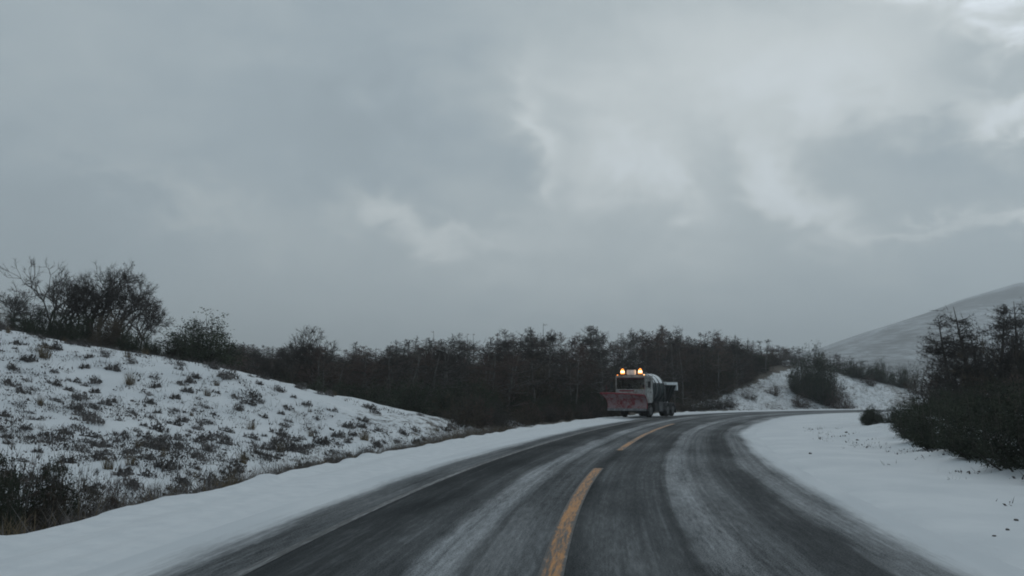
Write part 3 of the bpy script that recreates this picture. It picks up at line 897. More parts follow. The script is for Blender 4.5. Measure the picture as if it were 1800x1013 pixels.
# ---- bushes on the snowy slope beyond the bend
for (px, Y, base, tp, wpx, kind, lb) in (
        (1425, 108, 705, 632, 66, 'b', 'tall dark evergreen bush in the middle of the far snowy slope'),
        (1408, 108.5, 700, 648, 40, 'b', 'dark bush at the left shoulder of the tall one on the far slope'),
        (1443, 107, 705, 648, 40, 'b', 'dark bush leaning against the tall one on the far snowy slope'),
        (1356, 106, 706, 682, 28, 'u', 'small bare bush alone on the left of the far snowy slope'),
        (1313, 101, 716, 684, 22, 'u', 'slim bare bush near the road at the left end of the far slope'),
        (1402, 103, 720, 696, 44, 'u', 'low reddish bush at the roadside below the tall dark one'),
        (1468, 104, 720, 683, 26, 'u', 'small dark bush at the right foot of the tall one'),
        (1385, 114, 690, 668, 28, 'u', 'brown bush halfway up the left part of the far slope'),
        (1502, 122, 676, 640, 56, 'b', 'left of the three rounded bushes on top of the far slope'),
        (1545, 123, 674, 643, 42, 'b', 'middle one of the three rounded bushes on top of the far slope'),
        (1586, 123, 682, 651, 46, 'b', 'right-hand rounded bush at the end of the far slope'),
        (1525, 118, 684, 662, 30, 'u', 'small bare bush below the three rounded ones on the far slope'),
        (1440, 128, 668, 630, 50, 'u', 'bare bush on the skyline behind the tall dark one'),
        (1478, 128, 665, 632, 50, 'u', 'bare bush on the skyline left of the three rounded ones'),
        (1612, 118, 690, 660, 26, 'u', 'thin bare bush where the far slope meets the right-hand thicket'),
        (1490, 106, 720, 704, 18, 'u', 'tiny roadside bush below the three rounded ones')):
    x = P(px, Y); z = gz(x, Y)
    hh = max(.5, EYE + Y * (695 - tp) / 1450 - z); hh = min(hh, (base - tp) / 1450 * Y * 1.5)
    K = K_thick if kind == 'b' else K_under
    K.put(x, Y, hh / 1.45, lb, 'bushes on the far snowy slope', sx=max(.7, min(2.2, 1.3 * (wpx / 1450 * Y) / 2.5 / (hh / 1.45))), sink=.1)
rr = random.Random(31)

# ---- low scrub poking through the snow of the left bank
scrub_vars = [tuft_mesh(400 + i, .30 + .05 * (i % 3), .85 + .12 * (i % 4), 330).mesh('scrub', M_tuft) for i in range(8)]
straw_vars = [tuft_mesh(430 + i, .42, .45, 130, 'grass').mesh('grass_clump', M_straw) for i in range(4)]
def on_bank(x, y):
    s0, d0 = road_sd(np.array([x]), np.array([y])); return float(d0[0])
placed = []
def scrub_label(x, y, z):
    b = x / y
    hgt = 'near the crest of the left bank' if z > 2.3 else ('halfway up the left bank' if z > 1.0 else 'near the foot of the left bank')
    side = 'at the far left' if b < -.50 else ('below the tree group' if b < -.38 else ('below the rounded tree' if b < -.24 else 'towards the wood'))
    return 'low dark scrub clump %s, %s' % (hgt, side), 'scrub', 'scrub %s, %s' % (hgt, side)
rr = random.Random(9)
while len(placed) < 285:
    y = rr.uniform(11.5, 37); x = P(rr.uniform(-120, 870), y)
    d0 = on_bank(x, y)
    if d0 > -8.0: continue
    zz = gz(x, y)
    up = min(1, max(0, zz / 3.8))
    if rr.random() < up * .72: continue                       # sparser towards the crest
    if y > 33.5 and rr.random() < .7: continue
    if x / y < -.22 and rr.random() < .25: continue
    if any((x - a) ** 2 + (y - b) ** 2 < .3 for a, b in placed): continue
    placed.append((x, y))
    sc = rr.uniform(.5, 1.0) * (1.45 if rr.random() < .14 else 1.0) * (.85 + .3 * (y / 35))
    if rr.random() < .07:
        o = link('grass_clump', rr.choice(straw_vars), None, (x, y, zz - .02))
        tag(o, 'dry tan grass clump poking through the snow on the left bank', 'grass clump', 'tan grass clumps on the left bank')
    else:
        o = link('low_scrub', rr.choice(scrub_vars), None, (x, y, zz - .05))
        tag(o, *scrub_label(x, y, zz))
    o.scale = (sc * .78, sc * .75, sc * 1.12); o.rotation_euler = (0, 0, rr.uniform(-.5, .5))
# finer weeds nobody could count
def weeds(name, n, sample, hgt, mat, seed, blades=9, leafy=.5):
    r = random.Random(seed); mb = MB(); xs = []; ys = []
    while len(xs) < n:
        q = sample(r)
        if q: xs.append(q[0]); ys.append(q[1])
    zs = ground_z(np.array(xs), np.array(ys))
    for x, y, z in zip(xs, ys, zs):
        k = r.uniform(.5, 1.3) * (1.6 if r.random() < .12 else 1)
        for _ in range(blades):
            p = Vector((x + r.gauss(0, .12) * k, y + r.gauss(0, .08) * k, z + r.uniform(-.02, .06)))
            if r.random() < leafy: leaf(mb, p, .035 * r.uniform(.7, 1.5) * k, r)
            else: blade(mb, p, (Vector((0, 0, 1)) + rdir(r) * .7).normalized(), hgt * k * r.uniform(.4, 1), .013, r)
    tag(link(name, mb.mesh(name, mat)), kind='stuff')
def bank_pt(r):
    y = r.uniform(10.5, 37); x = P(r.uniform(-150, 880), y)
    d0 = on_bank(x, y)
    if d0 > -7.6: return None
    if fbm(np.array(x * .35), np.array(y * .35), 3) < -.12 + .10 * r.random(): return None
    if r.random() < .62 * min(1, max(0, (y - 12 - .15 * x) / 26)): return None
    return x, y
weeds('bank_weeds', 2300, bank_pt, .24, M_tuft, 3, 12)
def ditch_pt(r):
    s0 = 8 + 34 * r.random() ** .8
    x, y = road_xy(s0, -(7.0 + abs(r.gauss(0, .55)))); return float(x), float(y)
weeds('ditch_grass', 480, ditch_pt, .34, M_straw, 4, 10, .05)
weeds('ditch_weeds', 800, ditch_pt, .40, M_tuft, 14, 10, .35)
def slope_pt(r):
    y = r.uniform(94, 126); x = P(r.uniform(1235, 1640), y)
    if on_bank(x, y) > -7.4 or x < slope_edge(y) + 1: return None
    return x, y
weeds('slope_weeds', 2600, slope_pt, .60, M_tuft, 6, 10)
def verge_pt(r):
    s0 = 12 + 36 * r.random(); x, y = road_xy(s0, 8.8 - .045 * (s0 - 16) + r.gauss(0, .8)); x = float(x); y = float(y)
    return (x, y) if on_bank(x, y) > 6.6 else None
weeds('verge_weeds', 80, verge_pt, .16, M_tuft, 8, 7)

# ---- saplings and bushes in the ditch, bottom left
for (px, Y, tp, var, sx, lb) in ((66, 12.6, 770, 6, .75, 'thin bare sapling rising out of the bushes at the lower left'),
                                 (188, 13.8, 818, 2, .6, 'short thin sapling in the ditch right of the lower left bushes'),
                                 (110, 13.0, 822, 5, .6, 'half-hidden sapling among the lower left bushes')):
    x = P(px, Y); z = gz(x, Y); K_beech.put(x, Y, (EYE + Y * (695 - tp) / 1450 - z) / 6.0, lb, None, var=var, sx=sx)
for i, (px, Y, tp, wd, lb) in enumerate((
        (-70, 12.0, 770, 1.1, 'dark bush in the ditch beyond the lower left corner'),
        (5, 12.3, 790, 1.1, 'dark tangled bush in the lower left corner beside the snowy shoulder'),
        (55, 12.9, 800, 1.1, 'dark tangled bush around the thin sapling at the lower left'),
        (105, 13.3, 812, 1.0, 'dark tangled bush right of the thin sapling at the lower left'),
        (150, 13.9, 818, .9, 'low tangled bush in the ditch beside the short sapling'),
        (215, 14.6, 838, .9, 'low bare bush in the ditch just right of the short sapling'),
        (30, 11.6, 840, .8, 'low dark bush nearest the shoulder in the lower left corner'))):
    x = P(px, Y); z = gz(x, Y); hh = EYE + Y * (695 - tp) / 1450 - z
    (K_bush if i in (1, 3, 6) else K_under).put(x, Y, max(.2, hh / 1.6), lb, 'bushes in the ditch at the lower left', sx=wd * .62)
for (px, Y, tp, lb) in ((292, 15.6, 842, 'small brownish bush on the ditch edge in the left foreground'),
                        (585, 22.6, 790, 'tan weedy bush where the bank foot meets the shoulder'),
                        (640, 24.2, 786, 'dark grassy bush at the bank foot right of the tan weedy one'),
                        (610, 23.4, 792, 'dark low bush between the tan weedy one and the grassy one')):
    x = P(px, Y); z = gz(x, Y); K_under.put(x, Y, max(.2, (EYE + Y * (695 - tp) / 1450 - z) / 2.0), lb, None, var=2 if px != 640 else 0, sx=.8)

# ---- dark clods and stones on the right-hand snow
stone_me = []
for i in range(4):
    bm = bmesh.new(); bmesh.ops.create_icosphere(bm, subdivisions=2, radius=.5)
    for v in bm.verts:
        q = v.co * 2.3 + Vector((i * 3, 0, 0))
        v.co *= 1 + .9 * float(fbm(np.array(q.x + q.z), np.array(q.y - q.z), 2)); v.co.z *= .6
    me = bpy.data.meshes.new('stone'); bm.to_mesh(me); bm.free(); me.materials.append(M_stone); stone_me.append(me)
for i, (x, y, sc) in enumerate(((8.7, 24.5, .12), (6.2, 16.5, .12), (5.7, 14.1, .06), (5.5, 13.2, .06), (5.35, 13.0, .06), (5.1, 11.8, .11), (5.15, 11.1, .05), (6.9, 11.6, .08), (4.9, 10.0, .05), (13.2, 32.0, .16), (14.6, 36.5, .16), (5.9, 10.4, .05), (6.3, 10.8, .06))):
    o = link('stone', stone_me[i % 4], None, (x, y, gz(x, y) + sc * .12)); sc *= .75; o.scale = (sc, sc, sc); o.rotation_euler = (0, 0, i)
    tag(o, 'small dark clod lying on the smooth snow of the right-hand verge', 'clod', 'dark clods on the right-hand snow')

# ================================================================== plough truck (local frame: front at y = 0 facing -y, rear towards +y)
def paint(name, c, dirt, amount, rough=.45, scale=3.0):
    m, nt, b = material(name)
    oc = obj_coord(nt)
    n = nt.add(nt.mul(nt.noise(oc, scale, 5, .65), .7), nt.mul(nt.noise(oc, scale * 5, 3, .6), .3))
    nt.put(b.inputs['Base Color'], nt.mix(nt.step(n, .62 - amount * .4, .80 - amount * .4), c, dirt))
    b.inputs['Roughness'].default_value = rough; b.inputs['Specular IOR Level'].default_value = .35
    return m
M_cab = paint('grimy_white_paint', (.38, .395, .395), (.19, .18, .17), .52)
M_red = paint('snow_scoured_red_paint', (.24, .040, .046), (.34, .255, .265), .60, .6, 2.2)
M_redtop = paint('dark_red_paint', (.20, .022, .032), (.25, .16, .17), .2, .6)
M_sunstrip = paint('dark_maroon_film', (.06, .02, .024), (.10, .07, .07), .3)
M_steel = paint('worn_steel', (.16, .16, .17), (.34, .35, .36), .4, .6)
M_black = paint('black_frame', (.018, .019, .02), (.06, .06, .06), .3, .6)
M_rubber = paint('tyre_rubber', (.016, .016, .017), (.07, .07, .07), .35, .9)
M_tank = paint('dark_teal_tank', (.010, .022, .024), (.026, .034, .036), .35, .65)
M_snowcap = paint('thin_settled_snow', (.62, .66, .68), (.78, .80, .82), .5, .9, 4)
M_grey = paint('dull_grey_metal', (.06, .063, .066), (.13, .135, .14), .4, .5)
def simple(name, c, rough=.5, emit=None, strength=0):
    m, nt, b = material(name)
    n = nt.noise(obj_coord(nt), 12, 3)
    nt.put(b.inputs['Base Color'], nt.mix(nt.step(n, .3, .7), c, tuple(k * .85 for k in c)))
    b.inputs['Roughness'].default_value = rough
    if emit:
        b.inputs['Emission Color'].default_value = (*emit, 1); b.inputs['Emission Strength'].default_value = strength
    return m
M_amber = simple('lit_amber_lens', (.6, .25, .05), .3, (1.0, .30, .04), 1.5)
M_bulb = simple('lit_beacon_bulb', (.9, .7, .5), .3, (1.0, .63, .36), 2.8)
M_marker = simple('lit_marker_lens', (.9, .6, .3), .3, (1.0, .55, .2), 2.0)
M_lens = simple('headlamp_lens', (.35, .36, .37), .15)
M_skin = simple('skin', (.42, .27, .20), .6)
M_jacket = simple('olive_yellow_work_jacket', (.45, .42, .20), .8)
M_hair = simple('dark_hair', (.03, .025, .02), .8)
M_seat = simple('dark_seat_cloth', (.03, .03, .032), .9)
mg = bpy.data.materials.new('tinted_glass'); mg.use_nodes = True
gt = NT(mg.node_tree); mg.node_tree.nodes.clear()
go_ = gt.n('ShaderNodeOutputMaterial'); tp_ = gt.n('ShaderNodeBsdfTransparent'); gl_ = gt.n('ShaderNodeBsdfGlossy'); mx_ = gt.n('ShaderNodeMixShader')
tp_.inputs[0].default_value = (.80, .80, .76, 1); gl_.inputs['Roughness'].default_value = .05; gl_.inputs[0].default_value = (.9, .9, .9, 1)
gt.put(mx_.inputs[0], gt.add(.03, gt.mul(gt.n('ShaderNodeFresnel').outputs[0], .6)))
mg.node_tree.links.new(tp_.outputs[0], mx_.inputs[1]); mg.node_tree.links.new(gl_.outputs[0], mx_.inputs[2]); mg.node_tree.links.new(mx_.outputs[0], go_.inputs[0])

def solid(name, mat, parent, boxes, bevel=.02, loc=None):
    """one mesh of bevelled boxes (x0,x1,y0,y1,z0,z1)"""
    bm = bmesh.new()
    for (x0, x1, y0, y1, z0, z1) in boxes:
        r_ = bmesh.ops.create_cube(bm, size=1.0)
        for v in r_['verts']:
            v.co = Vector(((x0 + x1) / 2 + v.co.x * (x1 - x0), (y0 + y1) / 2 + v.co.y * (y1 - y0), (z0 + z1) / 2 + v.co.z * (z1 - z0)))
    if bevel: bmesh.ops.bevel(bm, geom=list(bm.edges), offset=bevel, segments=2, affect='EDGES', clamp_overlap=True)
    me = bpy.data.meshes.new(name); bm.to_mesh(me); bm.free(); me.materials.append(mat)
    return link(name, me, parent, loc)
def lathe(profile, axis='x', seg=28):
    """profile [(along, radius)] spun round an axis"""
    mb = MB(); n = len(profile)
    for a, r_ in profile:
        for k in range(seg):
            t = 2 * math.pi * k / seg; c, s = math.cos(t) * r_, math.sin(t) * r_
            mb.v.append((a, c, s) if axis == 'x' else ((c, a, s) if axis == 'y' else (c, s, a)))
    for i in range(n - 1):
        for k in range(seg):
            k2 = (k + 1) % seg
            mb.f.append((i * seg + k, i * seg + k2, (i + 1) * seg + k2, (i + 1) * seg + k))
    mb.f.append(tuple(range(seg))[::-1]); mb.f.append(tuple((n - 1) * seg + k for k in range(seg)))
    return mb

TX, TY, TROT = 9.05, 63.6, -29.0
truck = empty('snow_plough_truck', (TX, TY, .06), rad(TROT))
tag(truck, 'white and red snow plough truck with lit amber beacons stopped on the snowy shoulder', 'truck')
solid('chassis', M_black, truck, [(-.48, -.36, .35, 7.5, .78, 1.0), (.36, .48, .35, 7.5, .78, 1.0), (-.36, .36, .4, .55, .80, .98), (-.36, .36, 3.2, 3.35, .80, .98), (-.36, .36, 7.3, 7.45, .80, .98), (-.9, .9, 1.25, 1.40, .45, .60), (-.9, .9, 5.15, 5.30, .45, .60), (-.9, .9, 6.45, 6.6, .45, .60)], .015)
# cab shell with real openings
solid('cab', M_cab, truck, [
    (-1.22, 1.22, .00, .09, 1.18, 2.16), (-1.22, 1.22, .06, 1.72, 3.03, 3.20), (-1.22, 1.22, 1.62, 1.72, 1.18, 3.03), (-1.20, 1.20, .09, 1.62, 1.12, 1.20),
    (-1.22, -1.13, .02, .12, 2.16, 3.03), (1.13, 1.22, .02, .12, 2.16, 3.03), (-1.22, -1.14, 1.30, 1.62, 1.2, 3.03), (1.14, 1.22, 1.30, 1.62, 1.2, 3.03)], .025)
solid('dashboard', M_seat, truck, [(-1.1, 1.1, .12, .48, 1.75, 2.10)], .04)
solid('windshield', mg, truck, [(-1.125, 1.125, .055, .065, 2.165, 3.025)], 0)
solid('sun_strip', M_sunstrip, truck, [(-1.12, 1.12, .040, .050, 2.92, 3.02)], 0)
for s in (-1, 1):
    dr = solid('door', M_cab, truck, [(s * 1.215 - .03, s * 1.215 + .03, .14, 1.28, 1.10, 2.12), (s * 1.215 - .025, s * 1.215 + .025, .14, .21, 2.12, 3.01), (s * 1.215 - .025, s * 1.215 + .025, 1.21, 1.28, 2.12, 3.01)], .012)
    solid('side_window', mg, dr, [(s * 1.215 - .006, s * 1.215 + .006, .215, 1.205, 2.12, 3.005)], 0)
    solid('handle', M_black, dr, [(s * 1.265 - .02, s * 1.265 + .02, 1.02, 1.18, 1.90, 1.95)], .008)
    mr = solid('mirror', M_black, truck, [(s * 1.52 - .11, s * 1.52 + .11, -.02, .06, 2.25, 2.72), (min(s * 1.24, s * 1.45), max(s * 1.24, s * 1.45), .00, .03, 2.66, 2.69), (min(s * 1.24, s * 1.45), max(s * 1.24, s * 1.45), .00, .03, 2.30, 2.33)], .012)
    solid('headlight', M_lens, truck, [(s * .92 - .2, s * .92 + .2, -.05, .0, .84, 1.02)], .02)
    solid('wiper', M_black, truck, [(s * .55 - .42, s * .55 + .42, .030, .045, 2.22, 2.25)], .005)
    solid('step', M_black, truck, [(s * 1.12 - .14, s * 1.12 + .14, .25, .65, .50, .56), (s * 1.12 - .14, s * 1.12 + .14, .25, .65, .80, .85), (s * 1.22 - .02, s * 1.22 + .02, .25, .29, .5, 1.1)], .01)
solid('bumper', M_black, truck, [(-1.2, 1.2, -.10, .12, .58, 1.10)], .04)
gr_ = solid('grille', M_black, truck, [(-.75, .75, -.012, .0, 1.30 + .12 * i, 1.36 + .12 * i) for i in range(4)], .004)
solid('red_stripe', M_redtop, truck, [(-.9, .3, -.008, -.002, 1.98, 2.08)], 0)
for s in (-1, 1): solid('seat', M_seat, truck, [(s * .55 - .27, s * .55 + .27, .75, 1.25, 1.45, 1.62), (s * .55 - .26, s * .55 + .26, 1.22, 1.36, 1.6, 2.30), (s * .55 - .14, s * .55 + .14, 1.24, 1.34, 2.33, 2.55)], .04)
# roof sign, beacons, markers
solid('roof_sign', M_snowcap, truck, [(-.34, .34, .18, .42, 3.24, 3.62), (-.28, .28, .24, .36, 3.19, 3.25)], .03)
for s in (-1, 1):
    bc = lathe([(3.20, .10), (3.27, .10), (3.27, .13), (3.31, .13)], 'z', 16).mesh('beacon', M_black); bc_o = link('beacon', bc, truck, (s * .72, .30, 0))
    link('lens', lathe([(3.31, .13), (3.34, .165), (3.40, .17), (3.402, .15)], 'z', 16).mesh('lens', M_amber), bc_o)
    link('bulb', lathe([(3.404, .145), (3.47, .155), (3.55, .14), (3.57, .12)], 'z', 16).mesh('bulb', M_bulb), bc_o)
    link('cap', lathe([(3.572, .125), (3.63, .12), (3.70, .08), (3.73, .03)], 'z', 16).mesh('cap', M_amber), bc_o)
    solid('marker_lamp', M_marker if s > 0 else M_amber, truck, [(s * 1.08 - .05, s * 1.08 + .05, .10, .20, 3.20, 3.27)], .02)
    pl = bpy.data.lights.new('beacon_glow', 'POINT'); pl.energy = 7; pl.color = (1, .45, .1); pl.shadow_soft_size = .15
    lo = bpy.data.objects.new('beacon_glow', pl); COL.objects.link(lo); lo.parent = bc_o; lo.location = (0, -.3, 3.55)
# wheels
def wheel(x, y, rads=.50, wd=.30):
    s = 1 if x > 0 else -1
    root = lathe([(-wd / 2, rads * .62), (-wd / 2, rads * .90), (-wd / 2 + .04, rads), (wd / 2 - .04, rads), (wd / 2, rads * .90), (wd / 2, rads * .62)], 'x', 30).mesh('tyre', M_rubber, True)
    wr = link('wheel', root, truck, (x, y, rads))
    link('rim', lathe([(s * (wd / 2 + .004), rads * .60), (s * (wd / 2 - .05), rads * .5), (s * (wd / 2 - .02), rads * .2), (s * (wd / 2 + .05), rads * .16)], 'x', 20).mesh('rim', M_grey), wr)
    return wr
for s in (-1, 1):
    wheel(s * 1.0, 1.32)
    for yy in (5.22, 6.52): wheel(s * 1.05, yy, .50, .30); wheel(s * .72, yy, .50, .28)
# mudguards, side gear
for s in (-1, 1):
    mb = MB()
    for (yc, r0) in ((5.22, .60), (6.52, .60)):
        b = len(mb.v); n = 13
        for i in range(n):
            t = math.pi * (.02 + .96 * i / (n - 1))
            for xx, rr_ in ((s * .55, r0), (s * 1.24, r0), (s * 1.24, r0 - .05), (s * .55, r0 - .03)):
                mb.v.append((xx, yc - math.cos(t) * rr_, .50 + math.sin(t) * rr_))
        for i in range(n - 1):
            for k in range(4):
                k2 = (k + 1) % 4; mb.f.append((b + i * 4 + k, b + i * 4 + k2, b + (i + 1) * 4 + k2, b + (i + 1) * 4 + k))
    link('mudguard', mb.mesh('mudguard', M_grey), truck)
    solid('mud_flap', M_rubber, truck, [(s * 1.0 - .25, s * 1.0 + .25, 5.83, 5.85, .25, .75), (s * 1.0 - .25, s * 1.0 + .25, 7.15, 7.17, .25, .75)], 0)
    solid('side_locker', M_grey, truck, [(s * 1.0 - .22, s * 1.0 + .22, 3.1, 4.1, .42, 1.18)], .03)
    solid('fuel_tank', M_black, truck, [(s * .95 - .25, s * .95 + .25, 2.1, 2.95, .40, 1.1)], .08)
    solid('ladder', M_grey, truck, [(s * 1.26 - .02, s * 1.26 + .02, 4.25, 4.29, .45, 2.0), (s * 1.26 - .02, s * 1.26 + .02, 4.57, 4.61, .45, 2.0)] + [(s * 1.26 - .012, s * 1.26 + .012, 4.29, 4.57, .6 + .3 * i, .63 + .3 * i) for i in range(5)], .004)
# round tank behind the cab, dished ends, snow lying on its back between the straps
RT, ZT = 1.20, 2.16
tk = link('tank', lathe([(1.95, .30), (1.97, .80), (2.00, 1.12), (2.05, RT), (4.72, RT), (4.86, 1.08), (4.96, .75), (5.0, .3)], 'y', 48).mesh('tank', M_tank, False), truck, (0, 0, ZT))
for yy in (2.45, 3.35, 4.35):
    link('strap', lathe([(yy, RT + .004), (yy + .001, RT + .085), (yy + .10, RT + .085), (yy + .101, RT + .004)], 'y', 40).mesh('strap', M_grey), tk)
mb = MB(); na, ny = 22, 30
for j in range(ny):
    for i in range(na):
        a = rad(24 + 108 * i / (na - 1)); y = 2.26 + 2.42 * j / (ny - 1)
        e_ = min(i, na - 1 - i, j * 1.2, (ny - 1 - j) * 1.2) / 4.0
        th = -.012 + .05 * min(1, e_) + .03 * float(fbm(np.array(i * .5), np.array(j * .5), 2))
        mb.v.append(((RT + .024 + th) * math.cos(a), y, (RT + .024 + th) * math.sin(a)))
for j in range(ny - 1):
    for i in range(na - 1):
        mb.f.append((j * na + i, j * na + i + 1, (j + 1) * na + i + 1, (j + 1) * na + i))
link('snow_layer', mb.mesh('snow_layer', M_snowcap, True), tk)
link('hatch', lathe([(RT - .02, .28), (RT + .12, .28), (RT + .14, .25)], 'z', 20).mesh('hatch', M_grey), tk, (0, 3.0, 0))
solid('tank_cradle', M_black, truck, [(-.9, .9, 2.3, 2.5, 1.0, 1.25), (-.9, .9, 4.4, 4.6, 1.0, 1.25)], .02)
# spreader hopper at the rear, its rim and boom dusted with snow
bm = bmesh.new()
vs = [bm.verts.new(v) for v in ((-1.15, 5.1, 2.52), (1.15, 5.1, 2.52), (1.15, 7.9, 2.52), (-1.15, 7.9, 2.52), (-.5, 5.3, 1.15), (.5, 5.3, 1.15), (.5, 7.7, 1.15), (-.5, 7.7, 1.15))]
for f in ((0, 1, 5, 4), (1, 2, 6, 5), (2, 3, 7, 6), (3, 0, 4, 7), (4, 5, 6, 7)): bm.faces.new([vs[i] for i in f])
bmesh.ops.solidify(bm, geom=list(bm.faces), thickness=.03)
me = bpy.data.meshes.new('hopper'); bm.to_mesh(me); bm.free(); me.materials.append(M_tank)
hop = link('hopper', me, truck)
solid('rim', M_snowcap, hop, [(-1.2, 1.2, 5.04, 5.14, 2.52, 2.76), (-1.2, 1.2, 7.86, 7.98, 2.52, 2.78), (-1.22, -1.12, 5.14, 7.86, 2.52, 2.74), (1.12, 1.22, 5.14, 7.86, 2.52, 2.74)], .025)
for yy in (5.8, 6.5, 7.2):
    for s in (-1, 1):
        mbr = MB(); mbr.tube([Vector((s * 1.16, yy, 2.52)), Vector((s * .62, yy, 1.05))], [.035, .035], 6, True); link('hopper_rib', mbr.mesh('hopper_rib', M_black), hop)
solid('chute', M_snowcap, truck, [(-.30, .30, 7.75, 8.05, .55, 1.2)], .02)
solid('rear_post', M_snowcap, truck, [(.86, 1.20, 7.72, 8.02, 2.1, 2.52)], .02)
sd = lathe([(.50, .30), (.54, .32), (.56, .30)], 'z', 20).mesh('spinner_disc', M_steel); link('spinner_disc', sd, truck, (0, 7.95, 0))
for s in (-1, 1): solid('tail_lamp', simple('red_tail_lens', (.25, .02, .02), .3), truck, [(s * .95 - .12, s * .95 + .12, 7.50, 7.54, .82, .94)], .01)

# the blade: curled mouldboard, taller and flared towards the discharge end (truck's right, x < 0)
plough = empty('plough', (0.05, -1.25, .68)); plough.parent = truck; plough.rotation_euler = (0, 0, rad(6))
nx_, nz_ = 26, 14
mb = MB()
def blade_pt(i, j, off=0.0):
    u = i / (nx_ - 1); v = j / (nz_ - 1)                       # u 0 = discharge end, 1 = inner end
    hgt = 1.16 - .16 * u + .05 * math.sin(u * 3)
    curl = .42 + .20 * (1 - u)
    y = -curl * (2 * v - .75) ** 2 * (.55 + .75 * v) + .22
    x = -1.50 + 3.10 * u - .26 * (1 - u) ** 3 * v ** 1.6 + .12 * (1 - u) ** 2
    return (x, y + off, hgt * v)
for off in (0.0, .035):
    for i in range(nx_):
        for j in range(nz_): mb.v.append(blade_pt(i, j, off))
nn = nx_ * nz_
for i in range(nx_ - 1):
    for j in range(nz_ - 1):
        a = i * nz_ + j
        mb.f.append((a, a + nz_, a + nz_ + 1, a + 1)); mb.f.append((nn + a, nn + a + 1, nn + a + nz_ + 1, nn + a + nz_))
for i in range(nx_ - 1):
    for j in (0, nz_ - 1):
        a = i * nz_ + j; mb.f.append((a, nn + a, nn + a + nz_, a + nz_))
for j in range(nz_ - 1):
    for i in (0, nx_ - 1):
        a = i * nz_ + j; mb.f.append((a, a + 1, nn + a + 1, nn + a))
link('mouldboard', mb.mesh('mouldboard', M_red, True), plough)
mbt = MB(); pp = [Vector(blade_pt(i, nz_ - 1, .02)) for i in range(nx_)]; mbt.tube(pp, [.055] * nx_, 8, True)
link('top_edge', mbt.mesh('top_edge', M_redtop, True), plough)
for ui in (0, 8, 17, 25):
    mbt = MB(); mbt.tube([Vector(blade_pt(ui, j, .09)) for j in range(nz_)], [.05] * nz_, 6, True); link('rib', mbt.mesh('rib', M_redtop), plough)
mbc = MB()
mbc.box(-1.38, 1.60, -.02, .03, -.14, .03); link('cutting_edge', mbc.mesh('cutting_edge', M_steel), plough).location = (0, -.02, 0)
solid('push_frame', M_black, plough, [(-.55, -.43, .2, 1.2, .22, .34), (.43, .55, .2, 1.2, .22, .34), (-.8, .8, .25, .37, .20, .36), (-.06, .06, .3, 1.15, .7, .8)], .02)
for s in (-1, 1):
    mbm = MB(); mbm.tube([Vector((s * 1.45, .1, 1.15)), Vector((s * 1.47, .1, 1.75))], [.015, .012], 6, True)
    link('marker_stick', mbm.mesh('marker_stick', M_redtop), plough)

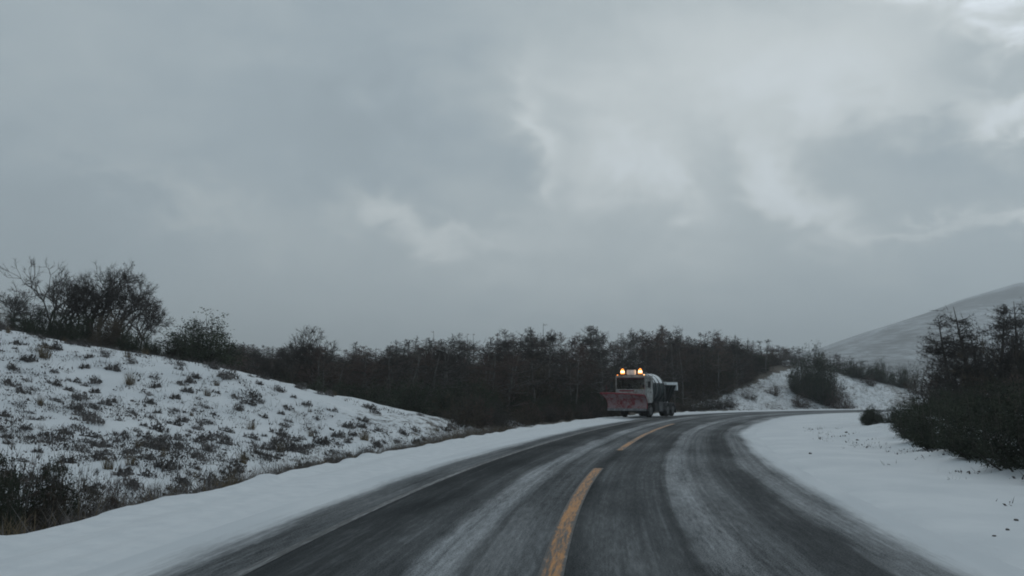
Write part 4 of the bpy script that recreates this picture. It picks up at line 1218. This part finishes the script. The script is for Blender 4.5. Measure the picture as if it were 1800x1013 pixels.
# the driver
def skin_body(name, verts, edges, radii, mats, rule, parent=None):
    me = bpy.data.meshes.new(name); me.from_pydata(verts, edges, []); o = link(name, me)
    sk = o.modifiers.new('skin', 'SKIN'); o.modifiers.new('smooth', 'SUBSURF').levels = 2
    for i, r_ in enumerate(radii):
        d = me.skin_vertices[0].data[i]; d.radius = r_ if isinstance(r_, tuple) else (r_, r_)
        d.use_root = (i == 0)
    dg = bpy.context.evaluated_depsgraph_get(); dg.update()
    m2 = bpy.data.meshes.new_from_object(o.evaluated_get(dg))
    o.modifiers.clear(); o.data = m2
    m2.materials.clear()
    for m_ in mats: m2.materials.append(m_)
    for p_ in m2.polygons: p_.material_index = rule(p_.center); p_.use_smooth = True
    return o
vv = [(0, 0, 0), (0, -.02, .25), (0, 0, .46), (0, .0, .56), (0, -.02, .66), (0, -.025, .76),
      (.20, 0, .44), (.27, -.10, .22), (.17, -.34, .22), (-.20, 0, .44), (-.27, -.10, .22), (-.17, -.34, .22),
      (.10, -.05, -.02), (.13, -.45, .0), (.13, -.48, -.35), (-.10, -.05, -.02), (-.13, -.45, .0), (-.13, -.48, -.35)]
ee = [(0, 1), (1, 2), (2, 3), (3, 4), (4, 5), (2, 6), (6, 7), (7, 8), (2, 9), (9, 10), (10, 11), (0, 12), (12, 13), (13, 14), (0, 15), (15, 16), (16, 17)]
rdv = [(.17, .12), (.19, .13), (.16, .11), .06, (.085, .10), (.08, .095), .075, .055, .04, .075, .055, .04, .09, .075, .055, .09, .075, .055]
drv = skin_body('person', vv, ee, rdv, [M_jacket, M_skin, M_seat], lambda c: 1 if (c.z > .53 or (c.y < -.31 and c.z > .1)) else (2 if c.z < .05 else 0))
dm = Matrix.Translation((TX, TY, .06)) @ Matrix.Rotation(rad(TROT), 4, 'Z')
drv.matrix_world = dm @ Matrix.Translation((.55, 1.0, 1.68)) @ Matrix.Scale(1.08, 4)
tag(drv, 'driver in a yellowish work jacket seated behind the windshield of the plough truck', 'person')
hm = bmesh.new(); bmesh.ops.create_uvsphere(hm, u_segments=14, v_segments=10, radius=.105)
for v in hm.verts: v.co.y = v.co.y * 1.1 + .012; v.co.z = max(v.co.z, -.03 if v.co.y > 0 else .035)
me = bpy.data.meshes.new('hair'); hm.to_mesh(me); hm.free(); me.materials.append(M_hair); me.shade_smooth()
hr = link('hair', me, drv, (0, -.02, .765))
fm = MB()
for (x_, y_, z_, r_) in ((.035, -.118, .735, .012), (-.035, -.118, .735, .012), (0, -.135, .70, .016), (0, -.12, .665, .014)):
    fm.tube([Vector((x_, y_ + .02, z_)), Vector((x_, y_, z_))], [r_, r_ * .6], 6, True)
link('face_features', fm.mesh('face_features', M_hair), drv)
swm = MB(); n = 18
pts = [Vector((.55 + .21 * math.cos(2 * math.pi * i / n), .56 + .10 * math.sin(2 * math.pi * i / n), 2.0 + .18 * math.sin(2 * math.pi * i / n))) for i in range(n + 1)]
swm.tube(pts, [.016] * (n + 1), 6); link('steering_wheel', swm.mesh('steering_wheel', M_black), truck)
